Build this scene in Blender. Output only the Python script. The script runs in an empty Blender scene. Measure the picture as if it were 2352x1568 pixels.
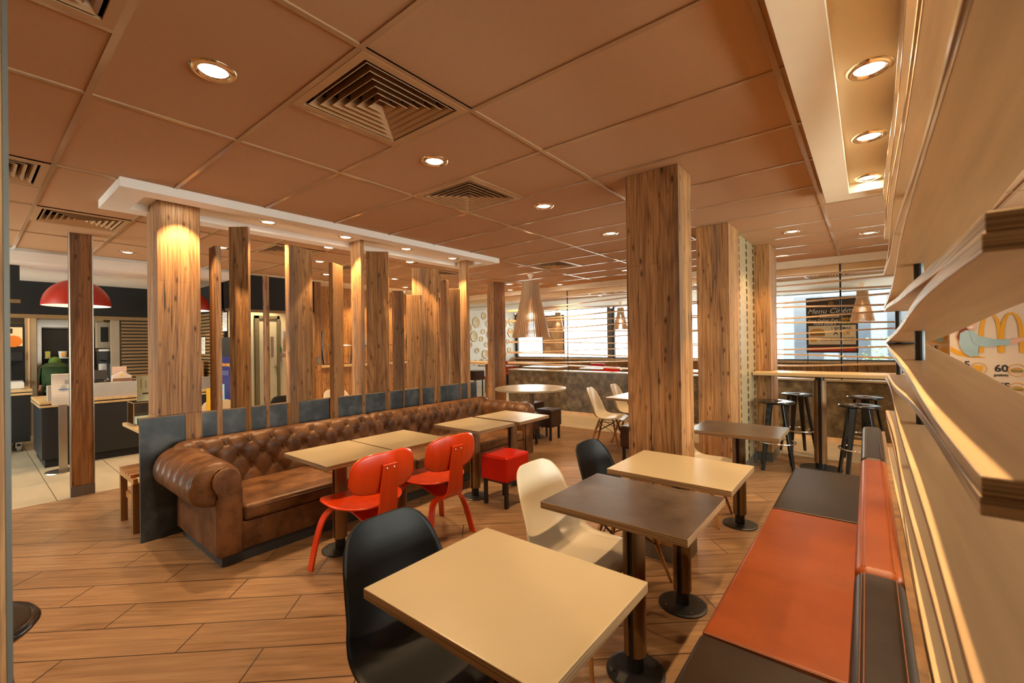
import bpy, math, random
from mathutils import Vector, Matrix
random.seed(7)
SC = bpy.context.scene
COL = SC.collection
PI = math.pi
CH = 2.576          # ceiling height
EYE = 1.44
# ---------------------------------------------------------------- camera
def make_camera():
    yaw, pitch, roll = math.radians(38.841), math.radians(.22), math.radians(.772)
    F = Vector((-math.sin(yaw)*math.cos(pitch), math.cos(yaw)*math.cos(pitch), math.sin(pitch)))
    R = Vector((math.cos(yaw), math.sin(yaw), 0)); U = R.cross(F)
    c, s = math.cos(roll), math.sin(roll)
    R2 = c*R - s*U; U2 = s*R + c*U
    cam = bpy.data.cameras.new('camera'); o = bpy.data.objects.new('camera', cam); COL.objects.link(o)
    M = Matrix((R2, U2, -F)).transposed().to_4x4(); M.translation = Vector((0, 0, EYE))
    o.matrix_world = M
    cam.sensor_width = 36; cam.lens = 1013.93*36/2352; cam.clip_start = .02
    cam.dof.use_dof = True; cam.dof.focus_distance = 3.0; cam.dof.aperture_fstop = 4.5
    SC.camera = o
make_camera()
# ---------------------------------------------------------------- world, colour management
SC.view_settings.view_transform = 'Standard'; SC.view_settings.look = 'None'
SC.view_settings.gamma = 1; SC.view_settings.use_curve_mapping = False
SC.view_settings.exposure = 1.0
W = bpy.data.worlds.new('world'); SC.world = W; W.use_nodes = True
wb = W.node_tree.nodes['Background']; wb.inputs[0].default_value = (1.0, .95, .87, 1); wb.inputs[1].default_value = 8.0
SC.cycles.max_bounces = 8; SC.cycles.diffuse_bounces = 5; SC.cycles.glossy_bounces = 4
SC.cycles.transparent_max_bounces = 12; SC.cycles.caustics_reflective = False; SC.cycles.caustics_refractive = False
SC.cycles.use_denoising = True; SC.cycles.sample_clamp_indirect = 6
WARM = (1.0, .66, .34)
SPOT_POWER = 34.0
def portal(name, loc, rot, sx, sy):
    ld = bpy.data.lights.new(name, 'AREA'); ld.shape = 'RECTANGLE'; ld.size = sx; ld.size_y = sy; ld.cycles.is_portal = True
    o = bpy.data.objects.new(name, ld); COL.objects.link(o); o.location = loc; o.rotation_euler = rot
portal('window_portal', (-4.7, 13.3, 1.7), (-PI/2, 0, 0), 16, 1.8)
portal('window_portal', (3.4, 3.0, 1.55), (0, PI/2, 0), 1.9, 5)  # daylight portal of the added right wall window
portal('window_portal', (-7.5, -3.2, 1.6), (PI/2, 0, 0), 4, 1.6)  # daylight portal of the added window behind the camera
# ---------------------------------------------------------------- materials
MATS = {}
def newmat(name):
    m = bpy.data.materials.new(name); m.use_nodes = True
    nt = m.node_tree; b = nt.nodes['Principled BSDF']; return m, nt, b
def N(nt, t, **kw):
    n = nt.nodes.new(t)
    for k, v in kw.items():
        if k in n.inputs: n.inputs[k].default_value = v
        else: setattr(n, k, v)
    return n
def L(nt, a, b): nt.links.new(a, b)
def c4(c): return (c[0], c[1], c[2], 1)
def coords(nt, scale=(1, 1, 1), rot=(0, 0, 0), loc=(0, 0, 0), rand=False, kind='Object'):
    tc = N(nt, 'ShaderNodeTexCoord'); src = tc.outputs[kind]
    if rand:
        oi = N(nt, 'ShaderNodeObjectInfo'); mu = N(nt, 'ShaderNodeMath', operation='MULTIPLY'); mu.inputs[1].default_value = 37.
        L(nt, oi.outputs['Random'], mu.inputs[0])
        ad = N(nt, 'ShaderNodeVectorMath', operation='ADD'); L(nt, src, ad.inputs[0]); L(nt, mu.outputs[0], ad.inputs[1]); src = ad.outputs[0]
    mp = N(nt, 'ShaderNodeMapping'); mp.inputs['Scale'].default_value = scale; mp.inputs['Rotation'].default_value = rot; mp.inputs['Location'].default_value = loc
    if tuple(rot) != (0, 0, 0) and tuple(scale) != (1, 1, 1):
        m0 = N(nt, 'ShaderNodeMapping'); m0.inputs['Rotation'].default_value = rot; L(nt, src, m0.inputs['Vector']); src = m0.outputs[0]; mp.inputs['Rotation'].default_value = (0, 0, 0)
    L(nt, src, mp.inputs['Vector']); return mp.outputs[0]
def ramp(nt, fac, stops):
    r = N(nt, 'ShaderNodeValToRGB'); e = r.color_ramp.elements
    while len(e) < len(stops): e.new(.5)
    for i, (p, c) in enumerate(stops): e[i].position = p; e[i].color = c4(c)
    L(nt, fac, r.inputs[0]); return r.outputs[0]
def bump(nt, b, h, s=.2, d=.01):
    bp = N(nt, 'ShaderNodeBump'); bp.inputs['Strength'].default_value = s; bp.inputs['Distance'].default_value = d
    L(nt, h, bp.inputs['Height']); L(nt, bp.outputs[0], b.inputs['Normal'])
def mixc(nt, f, a, b, mode='MIX'):
    m = N(nt, 'ShaderNodeMix', data_type='RGBA', blend_type=mode)
    if isinstance(f, float): m.inputs[0].default_value = f
    else: L(nt, f, m.inputs[0])
    for i, v in ((6, a), (7, b)):
        if isinstance(v, tuple): m.inputs[i].default_value = c4(v)
        else: L(nt, v, m.inputs[i])
    return m.outputs[2]
def plain(name, col, rough=.5, metal=0., var=.06, scale=6., bmp=0., coat=0., spec=None):
    if name in MATS: return MATS[name]
    m, nt, b = newmat(name)
    v = coords(nt); n = N(nt, 'ShaderNodeTexNoise'); n.inputs['Scale'].default_value = scale; n.inputs['Detail'].default_value = 4
    L(nt, v, n.inputs['Vector'])
    lo = tuple(x*(1-var) for x in col); hi = tuple(min(1, x*(1+var)) for x in col)
    L(nt, ramp(nt, n.outputs[0], [(.3, lo), (.7, hi)]), b.inputs['Base Color'])
    b.inputs['Roughness'].default_value = rough; b.inputs['Metallic'].default_value = metal
    if spec is not None: b.inputs['Specular IOR Level'].default_value = spec
    if coat: b.inputs['Coat Weight'].default_value = coat; b.inputs['Coat Roughness'].default_value = .15
    if bmp: bump(nt, b, n.outputs[0], bmp, .005)
    MATS[name] = m; return m
def emit(name, col, s):
    if name in MATS: return MATS[name]
    m = bpy.data.materials.new(name); m.use_nodes = True; nt = m.node_tree
    b = nt.nodes['Principled BSDF']; b.inputs['Base Color'].default_value = c4(col)
    b.inputs['Emission Color'].default_value = c4(col); b.inputs['Emission Strength'].default_value = s
    MATS[name] = m; return m
def reclaimed(name, axis='Z', tone=1.0, plank=.062, knots=True, hue=(1, 1, 1)):
    """rough reclaimed softwood, grain along one axis, thin dark seams"""
    if name in MATS: return MATS[name]
    m, nt, b = newmat(name)
    T = lambda c: tuple(min(1, x*tone*.88*h) for x, h in zip(c, hue))
    sc = {'Z': (1, 1, .055), 'Y': (1, .055, 1), 'X': (.055, 1, 1)}[axis]
    v = coords(nt, tuple(s*(80 if s == 1 else 55) for s in sc), rand=True)
    n1 = N(nt, 'ShaderNodeTexNoise'); n1.inputs['Scale'].default_value = 1.; n1.inputs['Detail'].default_value = 8; n1.inputs['Roughness'].default_value = .6; n1.inputs['Distortion'].default_value = .5
    L(nt, v, n1.inputs['Vector'])
    c1 = ramp(nt, n1.outputs[0], [(.25, T((.10, .045, .018))), (.38, T((.32, .155, .058))), (.52, T((.50, .262, .098))), (.75, T((.62, .36, .155)))])
    # growth rings: contour lines of a long soft noise
    v2 = coords(nt, tuple(s*(6 if s == 1 else 7.5) for s in sc), rand=True)
    w = N(nt, 'ShaderNodeTexNoise'); w.inputs['Scale'].default_value = 1; w.inputs['Detail'].default_value = 1.5; w.inputs['Roughness'].default_value = .4; L(nt, v2, w.inputs['Vector'])
    mu = N(nt, 'ShaderNodeMath', operation='MULTIPLY'); mu.inputs[1].default_value = 120.; L(nt, w.outputs[0], mu.inputs[0])
    sn = N(nt, 'ShaderNodeMath', operation='SINE'); L(nt, mu.outputs[0], sn.inputs[0])
    md = N(nt, 'ShaderNodeMath', operation='MULTIPLY_ADD'); md.inputs[1].default_value = .5; md.inputs[2].default_value = .5; L(nt, sn.outputs[0], md.inputs[0])
    c2 = ramp(nt, md.outputs[0], [(.0, (.58, .50, .44)), (.35, (.88, .85, .82)), (.7, (1.05, 1.03, 1.0))])
    c = mixc(nt, .55, c1, c2, 'MULTIPLY')
    # long thin drying cracks
    v5 = coords(nt, tuple(s*(34 if s == 1 else 20) for s in sc), rand=True)
    n5 = N(nt, 'ShaderNodeTexNoise'); n5.inputs['Scale'].default_value = 1; n5.inputs['Detail'].default_value = 3; n5.inputs['Distortion'].default_value = .3; L(nt, v5, n5.inputs['Vector'])
    c = mixc(nt, ramp(nt, n5.outputs[0], [(.285, (1, 1, 1)), (.305, (0, 0, 0))]), c, T((.05, .03, .018)))
    # grey weathering blotches
    v3 = coords(nt, tuple(s*7 for s in sc), rand=True)
    n3 = N(nt, 'ShaderNodeTexNoise'); n3.inputs['Scale'].default_value = 1; n3.inputs['Detail'].default_value = 5; L(nt, v3, n3.inputs['Vector'])
    g = ramp(nt, n3.outputs[0], [(.54, (0, 0, 0)), (.66, (1, 1, 1))])
    c = mixc(nt, g, c, mixc(nt, .55, c, T((.15, .105, .075))))
    if knots:
        v4 = coords(nt, tuple(s*13 for s in {'Z': (1, 1, .35), 'Y': (1, .35, 1), 'X': (.35, 1, 1)}[axis]), rand=True)
        k = N(nt, 'ShaderNodeTexVoronoi'); k.inputs['Scale'].default_value = 1.35; L(nt, v4, k.inputs['Vector'])
        kf = ramp(nt, k.outputs['Distance'], [(.05, (1, 1, 1)), (.15, (.35, .35, .35)), (.22, (0, 0, 0))])
        c = mixc(nt, kf, c, T((.08, .03, .010)))
    # seams
    tc = N(nt, 'ShaderNodeTexCoord'); sp = N(nt, 'ShaderNodeSeparateXYZ'); L(nt, tc.outputs['Object'], sp.inputs[0])
    A, B_, C_ = {'Z': (2, 0, 1), 'Y': (1, 0, 2), 'X': (0, 1, 2)}[axis]
    ad = N(nt, 'ShaderNodeMath', operation='ADD'); L(nt, sp.outputs[B_], ad.inputs[0]); L(nt, sp.outputs[C_], ad.inputs[1])
    cb = N(nt, 'ShaderNodeCombineXYZ'); L(nt, sp.outputs[A], cb.inputs[0]); L(nt, ad.outputs[0], cb.inputs[1])
    br = N(nt, 'ShaderNodeTexBrick'); br.inputs['Scale'].default_value = 1; br.inputs['Brick Width'].default_value = 3.1; br.inputs['Row Height'].default_value = plank
    br.inputs['Mortar Size'].default_value = .0011; br.inputs['Color1'].default_value = (.80, .77, .74, 1); br.inputs['Color2'].default_value = (1.12, 1.08, 1.04, 1); br.inputs['Mortar'].default_value = (.34, .28, .22, 1); br.inputs['Mortar Smooth'].default_value = .6
    br.offset = .37
    L(nt, cb.outputs[0], br.inputs['Vector'])
    c = mixc(nt, 1.0, c, br.outputs['Color'], 'MULTIPLY')
    L(nt, c, b.inputs['Base Color']); b.inputs['Roughness'].default_value = .55; b.inputs['Specular IOR Level'].default_value = .35
    bump(nt, b, n1.outputs[0], .25, .004)
    MATS[name] = m; return m
def smoothwood(name, col, axis='Y', rough=.4, contrast=.25, scale=14, stretch=.06, coat=0.):
    if name in MATS: return MATS[name]
    m, nt, b = newmat(name)
    sc = {'Z': (1, 1, stretch), 'Y': (1, stretch, 1), 'X': (stretch, 1, 1)}[axis]
    v = coords(nt, tuple(s*scale for s in sc), rand=True)
    n = N(nt, 'ShaderNodeTexNoise'); n.inputs['Scale'].default_value = 1; n.inputs['Detail'].default_value = 6; n.inputs['Distortion'].default_value = .6
    L(nt, v, n.inputs['Vector'])
    lo = tuple(x*(1-contrast) for x in col); hi = tuple(min(1, x*(1+contrast)) for x in col)
    L(nt, ramp(nt, n.outputs[0], [(.3, lo), (.7, hi)]), b.inputs['Base Color']); b.inputs['Roughness'].default_value = rough
    if coat: b.inputs['Coat Weight'].default_value = coat; b.inputs['Coat Roughness'].default_value = .2
    MATS[name] = m; return m
def ply(name, col, rough=.33, ecol=None):
    """laminated birch: plain faces, striped cut edges"""
    if name in MATS: return MATS[name]
    m, nt, b = newmat(name)
    v = coords(nt, (60, 1.2, 60)); n = N(nt, 'ShaderNodeTexNoise'); n.inputs['Scale'].default_value = .5; n.inputs['Detail'].default_value = 5; L(nt, v, n.inputs['Vector'])
    face = ramp(nt, n.outputs[0], [(.3, tuple(x*.86 for x in col)), (.7, tuple(min(1, x*1.1) for x in col))])
    v2 = coords(nt, (3, 3, 260)); n2 = N(nt, 'ShaderNodeTexNoise'); n2.inputs['Scale'].default_value = 1; n2.inputs['Detail'].default_value = 1; L(nt, v2, n2.inputs['Vector'])
    edge = ramp(nt, n2.outputs[0], [(.38, tuple(x*.55 for x in ecol or col)), (.6, tuple(min(1, x*1.15) for x in ecol or col))])
    ge = N(nt, 'ShaderNodeNewGeometry'); sp = N(nt, 'ShaderNodeSeparateXYZ'); L(nt, ge.outputs['Normal'], sp.inputs[0])
    ab = N(nt, 'ShaderNodeMath', operation='ABSOLUTE'); L(nt, sp.outputs[2], ab.inputs[0])
    lt = N(nt, 'ShaderNodeMath', operation='LESS_THAN'); L(nt, ab.outputs[0], lt.inputs[0]); lt.inputs[1].default_value = .5
    L(nt, mixc(nt, lt.outputs[0], face, edge), b.inputs['Base Color']); b.inputs['Roughness'].default_value = rough; b.inputs['Specular IOR Level'].default_value = .4
    MATS[name] = m; return m
def leather(name, dark, light, rough=.38, scale=7.):
    if name in MATS: return MATS[name]
    m, nt, b = newmat(name); v = coords(nt)
    n = N(nt, 'ShaderNodeTexNoise'); n.inputs['Scale'].default_value = scale; n.inputs['Detail'].default_value = 7; n.inputs['Roughness'].default_value = .62; L(nt, v, n.inputs['Vector'])
    L(nt, ramp(nt, n.outputs[0], [(.34, dark), (.62, light)]), b.inputs['Base Color'])
    vo = N(nt, 'ShaderNodeTexVoronoi'); vo.inputs['Scale'].default_value = 260; L(nt, v, vo.inputs['Vector'])
    bump(nt, b, vo.outputs['Distance'], .12, .002); b.inputs['Roughness'].default_value = rough; b.inputs['Specular IOR Level'].default_value = .28
    MATS[name] = m; return m
def blotchy(name, stops, scale=5., rough=.5, metal=0., bmp=0., detail=7):
    if name in MATS: return MATS[name]
    m, nt, b = newmat(name); v = coords(nt)
    n = N(nt, 'ShaderNodeTexNoise'); n.inputs['Scale'].default_value = scale; n.inputs['Detail'].default_value = detail; n.inputs['Roughness'].default_value = .6; L(nt, v, n.inputs['Vector'])
    L(nt, ramp(nt, n.outputs[0], stops), b.inputs['Base Color']); b.inputs['Roughness'].default_value = rough; b.inputs['Metallic'].default_value = metal
    if bmp: bump(nt, b, n.outputs[0], bmp, .004)
    MATS[name] = m; return m
def floor_planks():
    m, nt, b = newmat('wood look floor tiles')
    a = math.radians(43)
    v = coords(nt, rot=(0, 0, -a), loc=(1.95, -2.2, 0))
    br = N(nt, 'ShaderNodeTexBrick'); br.inputs['Scale'].default_value = 1; br.inputs['Brick Width'].default_value = .9; br.inputs['Row Height'].default_value = .2225
    br.inputs['Mortar Size'].default_value = .0034; br.inputs['Mortar Smooth'].default_value = 0; br.inputs['Color1'].default_value = (.80, .79, .78, 1); br.inputs['Color2'].default_value = (1.08, 1.08, 1.08, 1); br.inputs['Mortar'].default_value = (.14, .12, .10, 1); br.offset = .45
    L(nt, v, br.inputs['Vector'])
    v2 = coords(nt, (2.2, 34, 1), rot=(0, 0, -a)); n = N(nt, 'ShaderNodeTexNoise'); n.inputs['Scale'].default_value = 1.; n.inputs['Detail'].default_value = 8; n.inputs['Roughness'].default_value = .6; n.inputs['Distortion'].default_value = .8
    L(nt, v2, n.inputs['Vector'])
    c = ramp(nt, n.outputs[0], [(.25, (.145, .076, .036)), (.42, (.255, .146, .072)), (.6, (.335, .202, .107)), (.8, (.43, .275, .16))])
    n3 = N(nt, 'ShaderNodeTexNoise'); n3.inputs['Scale'].default_value = 1.7; n3.inputs['Detail'].default_value = 4; L(nt, coords(nt), n3.inputs['Vector'])
    c = mixc(nt, .5, c, ramp(nt, n3.outputs[0], [(.3, (.78, .74, .7)), (.7, (1.1, 1.1, 1.1))]), 'MULTIPLY')
    L(nt, mixc(nt, 1., c, br.outputs['Color'], 'MULTIPLY'), b.inputs['Base Color'])
    b.inputs['Roughness'].default_value = .36
    L(nt, ramp(nt, n.outputs[0], [(.3, (.42,)*3), (.7, (.30,)*3)]), b.inputs['Roughness'])
    bump(nt, b, br.outputs['Fac'], -.4, .002)
    return m
def floor_beige():
    m, nt, b = newmat('beige stone floor tiles')
    v = coords(nt, loc=(.0, .02, 0)); br = N(nt, 'ShaderNodeTexBrick'); br.inputs['Scale'].default_value = 1; br.inputs['Brick Width'].default_value = 1.16; br.inputs['Row Height'].default_value = .57
    br.inputs['Mortar Size'].default_value = .003; br.inputs['Color1'].default_value = (.46, .39, .27, 1); br.inputs['Color2'].default_value = (.51, .43, .30, 1); br.inputs['Mortar'].default_value = (.07, .055, .04, 1); br.offset = .0
    L(nt, v, br.inputs['Vector'])
    n = N(nt, 'ShaderNodeTexNoise'); n.inputs['Scale'].default_value = 3; n.inputs['Detail'].default_value = 6; L(nt, coords(nt, (1, 3, 1)), n.inputs['Vector'])
    L(nt, mixc(nt, .5, br.outputs['Color'], ramp(nt, n.outputs[0], [(.3, (.82, .8, .76)), (.7, (1.1, 1.1, 1.1))]), 'MULTIPLY'), b.inputs['Base Color'])
    b.inputs['Roughness'].default_value = .32; return m
def dotted_panel():
    m, nt, b = newmat('beige panel with dark dashes')
    tc = N(nt, 'ShaderNodeTexCoord'); sp = N(nt, 'ShaderNodeSeparateXYZ'); L(nt, tc.outputs['Object'], sp.inputs[0])
    # columns of dashes: local y spacing .2, z spacing .085
    def tri(out, k, off):
        a = N(nt, 'ShaderNodeMath', operation='MULTIPLY_ADD'); L(nt, out, a.inputs[0]); a.inputs[1].default_value = k; a.inputs[2].default_value = off
        f = N(nt, 'ShaderNodeMath', operation='FRACT'); L(nt, a.outputs[0], f.inputs[0])
        s = N(nt, 'ShaderNodeMath', operation='SUBTRACT'); L(nt, f.outputs[0], s.inputs[0]); s.inputs[1].default_value = .5
        return s.outputs[0]
    ty, tz = tri(sp.outputs[1], 2.7, .35), tri(sp.outputs[2], 11.8, 0)
    sy = N(nt, 'ShaderNodeMath', operation='MULTIPLY'); L(nt, ty, sy.inputs[0]); sy.inputs[1].default_value = 4.2
    cb = N(nt, 'ShaderNodeCombineXYZ'); L(nt, sy.outputs[0], cb.inputs[0]); L(nt, tz, cb.inputs[1])
    ln = N(nt, 'ShaderNodeVectorMath', operation='LENGTH'); L(nt, cb.outputs[0], ln.inputs[0])
    f = ramp(nt, ln.outputs['Value'], [(.38, (1, 1, 1)), (.43, (0, 0, 0))])
    n = N(nt, 'ShaderNodeTexNoise'); n.inputs['Scale'].default_value = 25; L(nt, coords(nt), n.inputs['Vector'])
    base = ramp(nt, n.outputs[0], [(.3, (.30, .245, .14)), (.7, (.38, .31, .185))])
    L(nt, mixc(nt, f, base, (.012, .011, .010)), b.inputs['Base Color']); b.inputs['Roughness'].default_value = .22
    return m
def pane_glass():
    m = bpy.data.materials.new('window glass'); m.use_nodes = True; nt = m.node_tree
    for n in list(nt.nodes): nt.nodes.remove(n)
    o = N(nt, 'ShaderNodeOutputMaterial'); t = N(nt, 'ShaderNodeBsdfTransparent'); g = N(nt, 'ShaderNodeBsdfGlossy'); g.inputs['Roughness'].default_value = .02
    t.inputs[0].default_value = (.93, .97, .96, 1)
    f = N(nt, 'ShaderNodeFresnel'); f.inputs['IOR'].default_value = 1.45; mx = N(nt, 'ShaderNodeMixShader')
    L(nt, f.outputs[0], mx.inputs[0]); L(nt, t.outputs[0], mx.inputs[1]); L(nt, g.outputs[0], mx.inputs[2]); L(nt, mx.outputs[0], o.inputs[0])
    return m
def M(): pass
M.recl = reclaimed('reclaimed wood')
M.recl_big = reclaimed('reclaimed wood cladding', plank=.075)
M.recl_dark = reclaimed('darker reclaimed wood', tone=.78)
M.recl_pale = reclaimed('paler reclaimed wood', tone=1.22)
M.recl_wall = reclaimed('pine wall boards', plank=.11, tone=1.25, hue=(1.05, 1.0, .8))
M.ceil = plain('tan acoustic ceiling tile', (.50, .295, .155), .9, var=.02, scale=40)
M.tbar = plain('tan painted ceiling bar', (.46, .285, .155), .16, var=.03, spec=.8)
M.vent = plain('tan painted vent metal', (.50, .31, .155), .45, var=.03)
M.black = plain('matt black', (.004, .004, .0045), .65)
M.white = plain('white plaster', (.88, .85, .80), .7, var=.015)
M.cream = plain('cream laminate', (.375, .305, .185), .30, var=.03, scale=4)
M.dlam = blotchy('dark brown laminate', [(.3, (.030, .021, .016)), (.55, (.062, .044, .033)), (.75, (.10, .076, .058))], 6, .33, bmp=.08)
M.plyedge = ply('plywood table edge', (.30, .185, .09), .5)
M.colwood = smoothwood('stained oak column', (.22, .115, .042), 'Z', .38, .4)
M.steelblk = plain('black powder coated steel', (.012, .013, .015), .42)
M.chrome = plain('chrome', (.75, .73, .70), .12, 1.)
M.brass = plain('polished lamp trim', (.85, .72, .55), .14, 1.)
M.steel = plain('brushed stainless steel', (.50, .47, .42), .32, 1.)
M.red = smoothwood('red lacquered plywood', (.68, .046, .002), 'Z', .26, .12, coat=.4)
M.redvinyl = leather('red vinyl', (.50, .012, .002), (.57, .016, .003), .36)
M.brownvinyl = leather('dark brown vinyl', (.035, .018, .013), (.055, .028, .02), .3)
M.leather = leather('aged brown leather', (.060, .024, .009), (.175, .078, .030), .38)
M.tan = leather('tan orange leather', (.20, .042, .005), (.255, .056, .008), .38, 4)
M.darkleather = leather('dark brown leather', (.014, .008, .004), (.026, .015, .0075), .38, 4)
M.shellblk = plain('black plastic shell', (.004, .0042, .0045), 0.46, var=.02, spec=.3)
M.shellwht = plain('cream plastic shell', (.60, .52, .38), .30, var=.01)
M.legwood = smoothwood('honey beech leg', (.42, .20, .065), 'Z', .35, .2)
M.darkwood = plain('black lacquered wood', (.010, .009, .008), .16, var=.05)
M.panel = blotchy('slate grey laminate', [(.36, (.013, .019, .024)), (.5, (.034, .044, .050)), (.64, (.085, .098, .102))], 4.5, .42)
M.lowwall = blotchy('mottled bronze laminate', [(.34, (.05, .035, .018)), (.5, (.11, .080, .044)), (.66, (.20, .15, .085))], 9, .42)
M.birch = ply('birch plywood board', (.58, .38, .19), .42, (.56, .47, .32))  # cut edges greyed: daylight on the board ends put into their colour
M.birchslat = smoothwood('pale birch slat', (.72, .50, .29), 'Z', .4, .1)
M.barwood = smoothwood('pale oak top', (.62, .42, .20), 'X', .28, .15)
M.plinth = plain('blue grey plinth', (.035, .042, .048), .45)
M.base = plain('grey metal skirting', (.16, .145, .12), .35, .5)
M.glass = pane_glass()
M.lamp = emit('lit lamp glass', (1.0, .93, .80), 14.)
M.redmetal = plain('red enamel', (.38, .020, .006), .35)
M.slatwood = smoothwood('oak slats', (.25, .145, .052), 'Y', .45, .2)
M.paper = plain('white paper', (.75, .74, .70), .7, var=.02)
M.ink = plain('black ink', (.012, .011, .010), .6)
M.gold = plain('golden yellow print', (.82, .38, .02), .5, var=.02)
M.redink = plain('red print', (.55, .03, .02), .5)
# ---------------------------------------------------------------- mesh helpers
class MB:
    def __init__(s): s.v = []; s.f = []
    def add(s, vs, fs):
        n = len(s.v); s.v += [tuple(p) for p in vs]; s.f += [tuple(i+n for i in f) for f in fs]; return s
    def box(s, x0, x1, y0, y1, z0, z1):
        return s.add([(x0,y0,z0),(x1,y0,z0),(x1,y1,z0),(x0,y1,z0),(x0,y0,z1),(x1,y0,z1),(x1,y1,z1),(x0,y1,z1)],
                     [(0,3,2,1),(4,5,6,7),(0,1,5,4),(1,2,6,5),(2,3,7,6),(3,0,4,7)])
    def obox(s, c, d, rz=0., tilt=None):
        R = Matrix.Rotation(rz, 3, 'Z')
        if tilt: R = R @ Matrix.Rotation(tilt[1], 3, tilt[0])
        q = []
        for k in ((-1,-1,-1),(1,-1,-1),(1,1,-1),(-1,1,-1),(-1,-1,1),(1,-1,1),(1,1,1),(-1,1,1)):
            q.append(Vector(c) + R @ Vector((k[0]*d[0]/2, k[1]*d[1]/2, k[2]*d[2]/2)))
        return s.add(q, [(0,3,2,1),(4,5,6,7),(0,1,5,4),(1,2,6,5),(2,3,7,6),(3,0,4,7)])
    def prism(s, poly, z0, z1):
        n = len(poly); a = sum(poly[i][0]*poly[(i+1)%n][1]-poly[(i+1)%n][0]*poly[i][1] for i in range(n))
        if a < 0: poly = poly[::-1]
        return s.add([(x,y,z0) for x,y in poly]+[(x,y,z1) for x,y in poly],
                     [tuple(range(n))[::-1], tuple(range(n, 2*n))]+[(i,(i+1)%n,n+(i+1)%n,n+i) for i in range(n)])
    def prism_m(s, poly, t, mat):
        """2d outline in a local plane (x, y), thickness t toward local +z, placed by a 4x4"""
        q = MB(); q.prism(poly, 0, t); return s.add([mat @ Vector(p) for p in q.v], q.f)
    def cyl(s, p0, p1, r0, r1=None, n=16, caps=True):
        r1 = r0 if r1 is None else r1; p0, p1 = Vector(p0), Vector(p1); d = (p1-p0).normalized()
        u = d.orthogonal().normalized(); w = d.cross(u); vs = []
        for p, r in ((p0, r0), (p1, r1)):
            for i in range(n):
                a = 2*PI*i/n; vs.append(p + r*(math.cos(a)*u + math.sin(a)*w))
        fs = [(i,(i+1)%n,n+(i+1)%n,n+i) for i in range(n)]
        if caps: fs += [tuple(range(n))[::-1], tuple(range(n, 2*n))]
        return s.add(vs, fs)
    def lathe(s, prof, n=32, c=(0, 0, 0), sy=1.):
        vs = []; k = len(prof)
        for i in range(n):
            a = 2*PI*i/n
            for r, z in prof: vs.append((c[0]+r*math.cos(a), c[1]+sy*r*math.sin(a), c[2]+z))
        fs = []
        for i in range(n):
            j = (i+1) % n
            for t in range(k-1): fs.append((i*k+t, j*k+t, j*k+t+1, i*k+t+1))
        return s.add(vs, fs)
    def tube(s, pts, r, n=8, closed=False):
        pts = [Vector(p) for p in pts]; m = len(pts); vs = []; up = None
        for i, p in enumerate(pts):
            a = pts[(i-1) % m] if (closed or i > 0) else p; b = pts[(i+1) % m] if (closed or i < m-1) else p
            d = (b-a).normalized()
            if up is None: up = d.orthogonal().normalized()
            up = (up - up.dot(d)*d).normalized(); w = d.cross(up)
            rr = r[i] if isinstance(r, (list, tuple)) else r
            for k in range(n):
                t = 2*PI*k/n; vs.append(p + rr*(math.cos(t)*up + math.sin(t)*w))
        fs = []
        for i in range(m if closed else m-1):
            j = (i+1) % m
            for k in range(n): fs.append((i*n+k, i*n+(k+1)%n, j*n+(k+1)%n, j*n+k))
        if not closed: fs += [tuple(range(n))[::-1], tuple((m-1)*n+k for k in range(n))]
        return s.add(vs, fs)
    def ribbon(s, pts, w, t, side):
        """rectangular section (w along side, t across) swept along pts"""
        pts = [Vector(p) for p in pts]; m = len(pts); side = Vector(side).normalized(); vs = []
        for i, p in enumerate(pts):
            d = (pts[min(i+1, m-1)] - pts[max(i-1, 0)]).normalized(); nn = d.cross(side).normalized()
            ww = w[i] if isinstance(w, (list, tuple)) else w
            for a, b in ((-1,-1),(1,-1),(1,1),(-1,1)): vs.append(p + side*a*ww/2 + nn*b*t/2)
        fs = [(0,1,2,3), tuple((m-1)*4+k for k in (3,2,1,0))]
        for i in range(m-1):
            for k in range(4): fs.append((i*4+k, (i+1)*4+k, (i+1)*4+(k+1)%4, i*4+(k+1)%4))
        return s.add(vs, fs)
    def grid(s, fn, nu, nv, closed_u=False):
        vs = [fn(i/(nu if closed_u else nu-1), j/(nv-1)) for i in range(nu) for j in range(nv)]
        fs = []
        for i in range(nu if closed_u else nu-1):
            for j in range(nv-1):
                a = i*nv+j; b = ((i+1) % nu)*nv+j; fs.append((a, b, b+1, a+1))
        return s.add(vs, fs)
def tag(o, label=None, cat=None, group=None, kind=None):
    if label: o['label'] = label
    if cat: o['category'] = cat
    if group: o['group'] = group
    if kind: o['kind'] = kind
    return o
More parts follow.
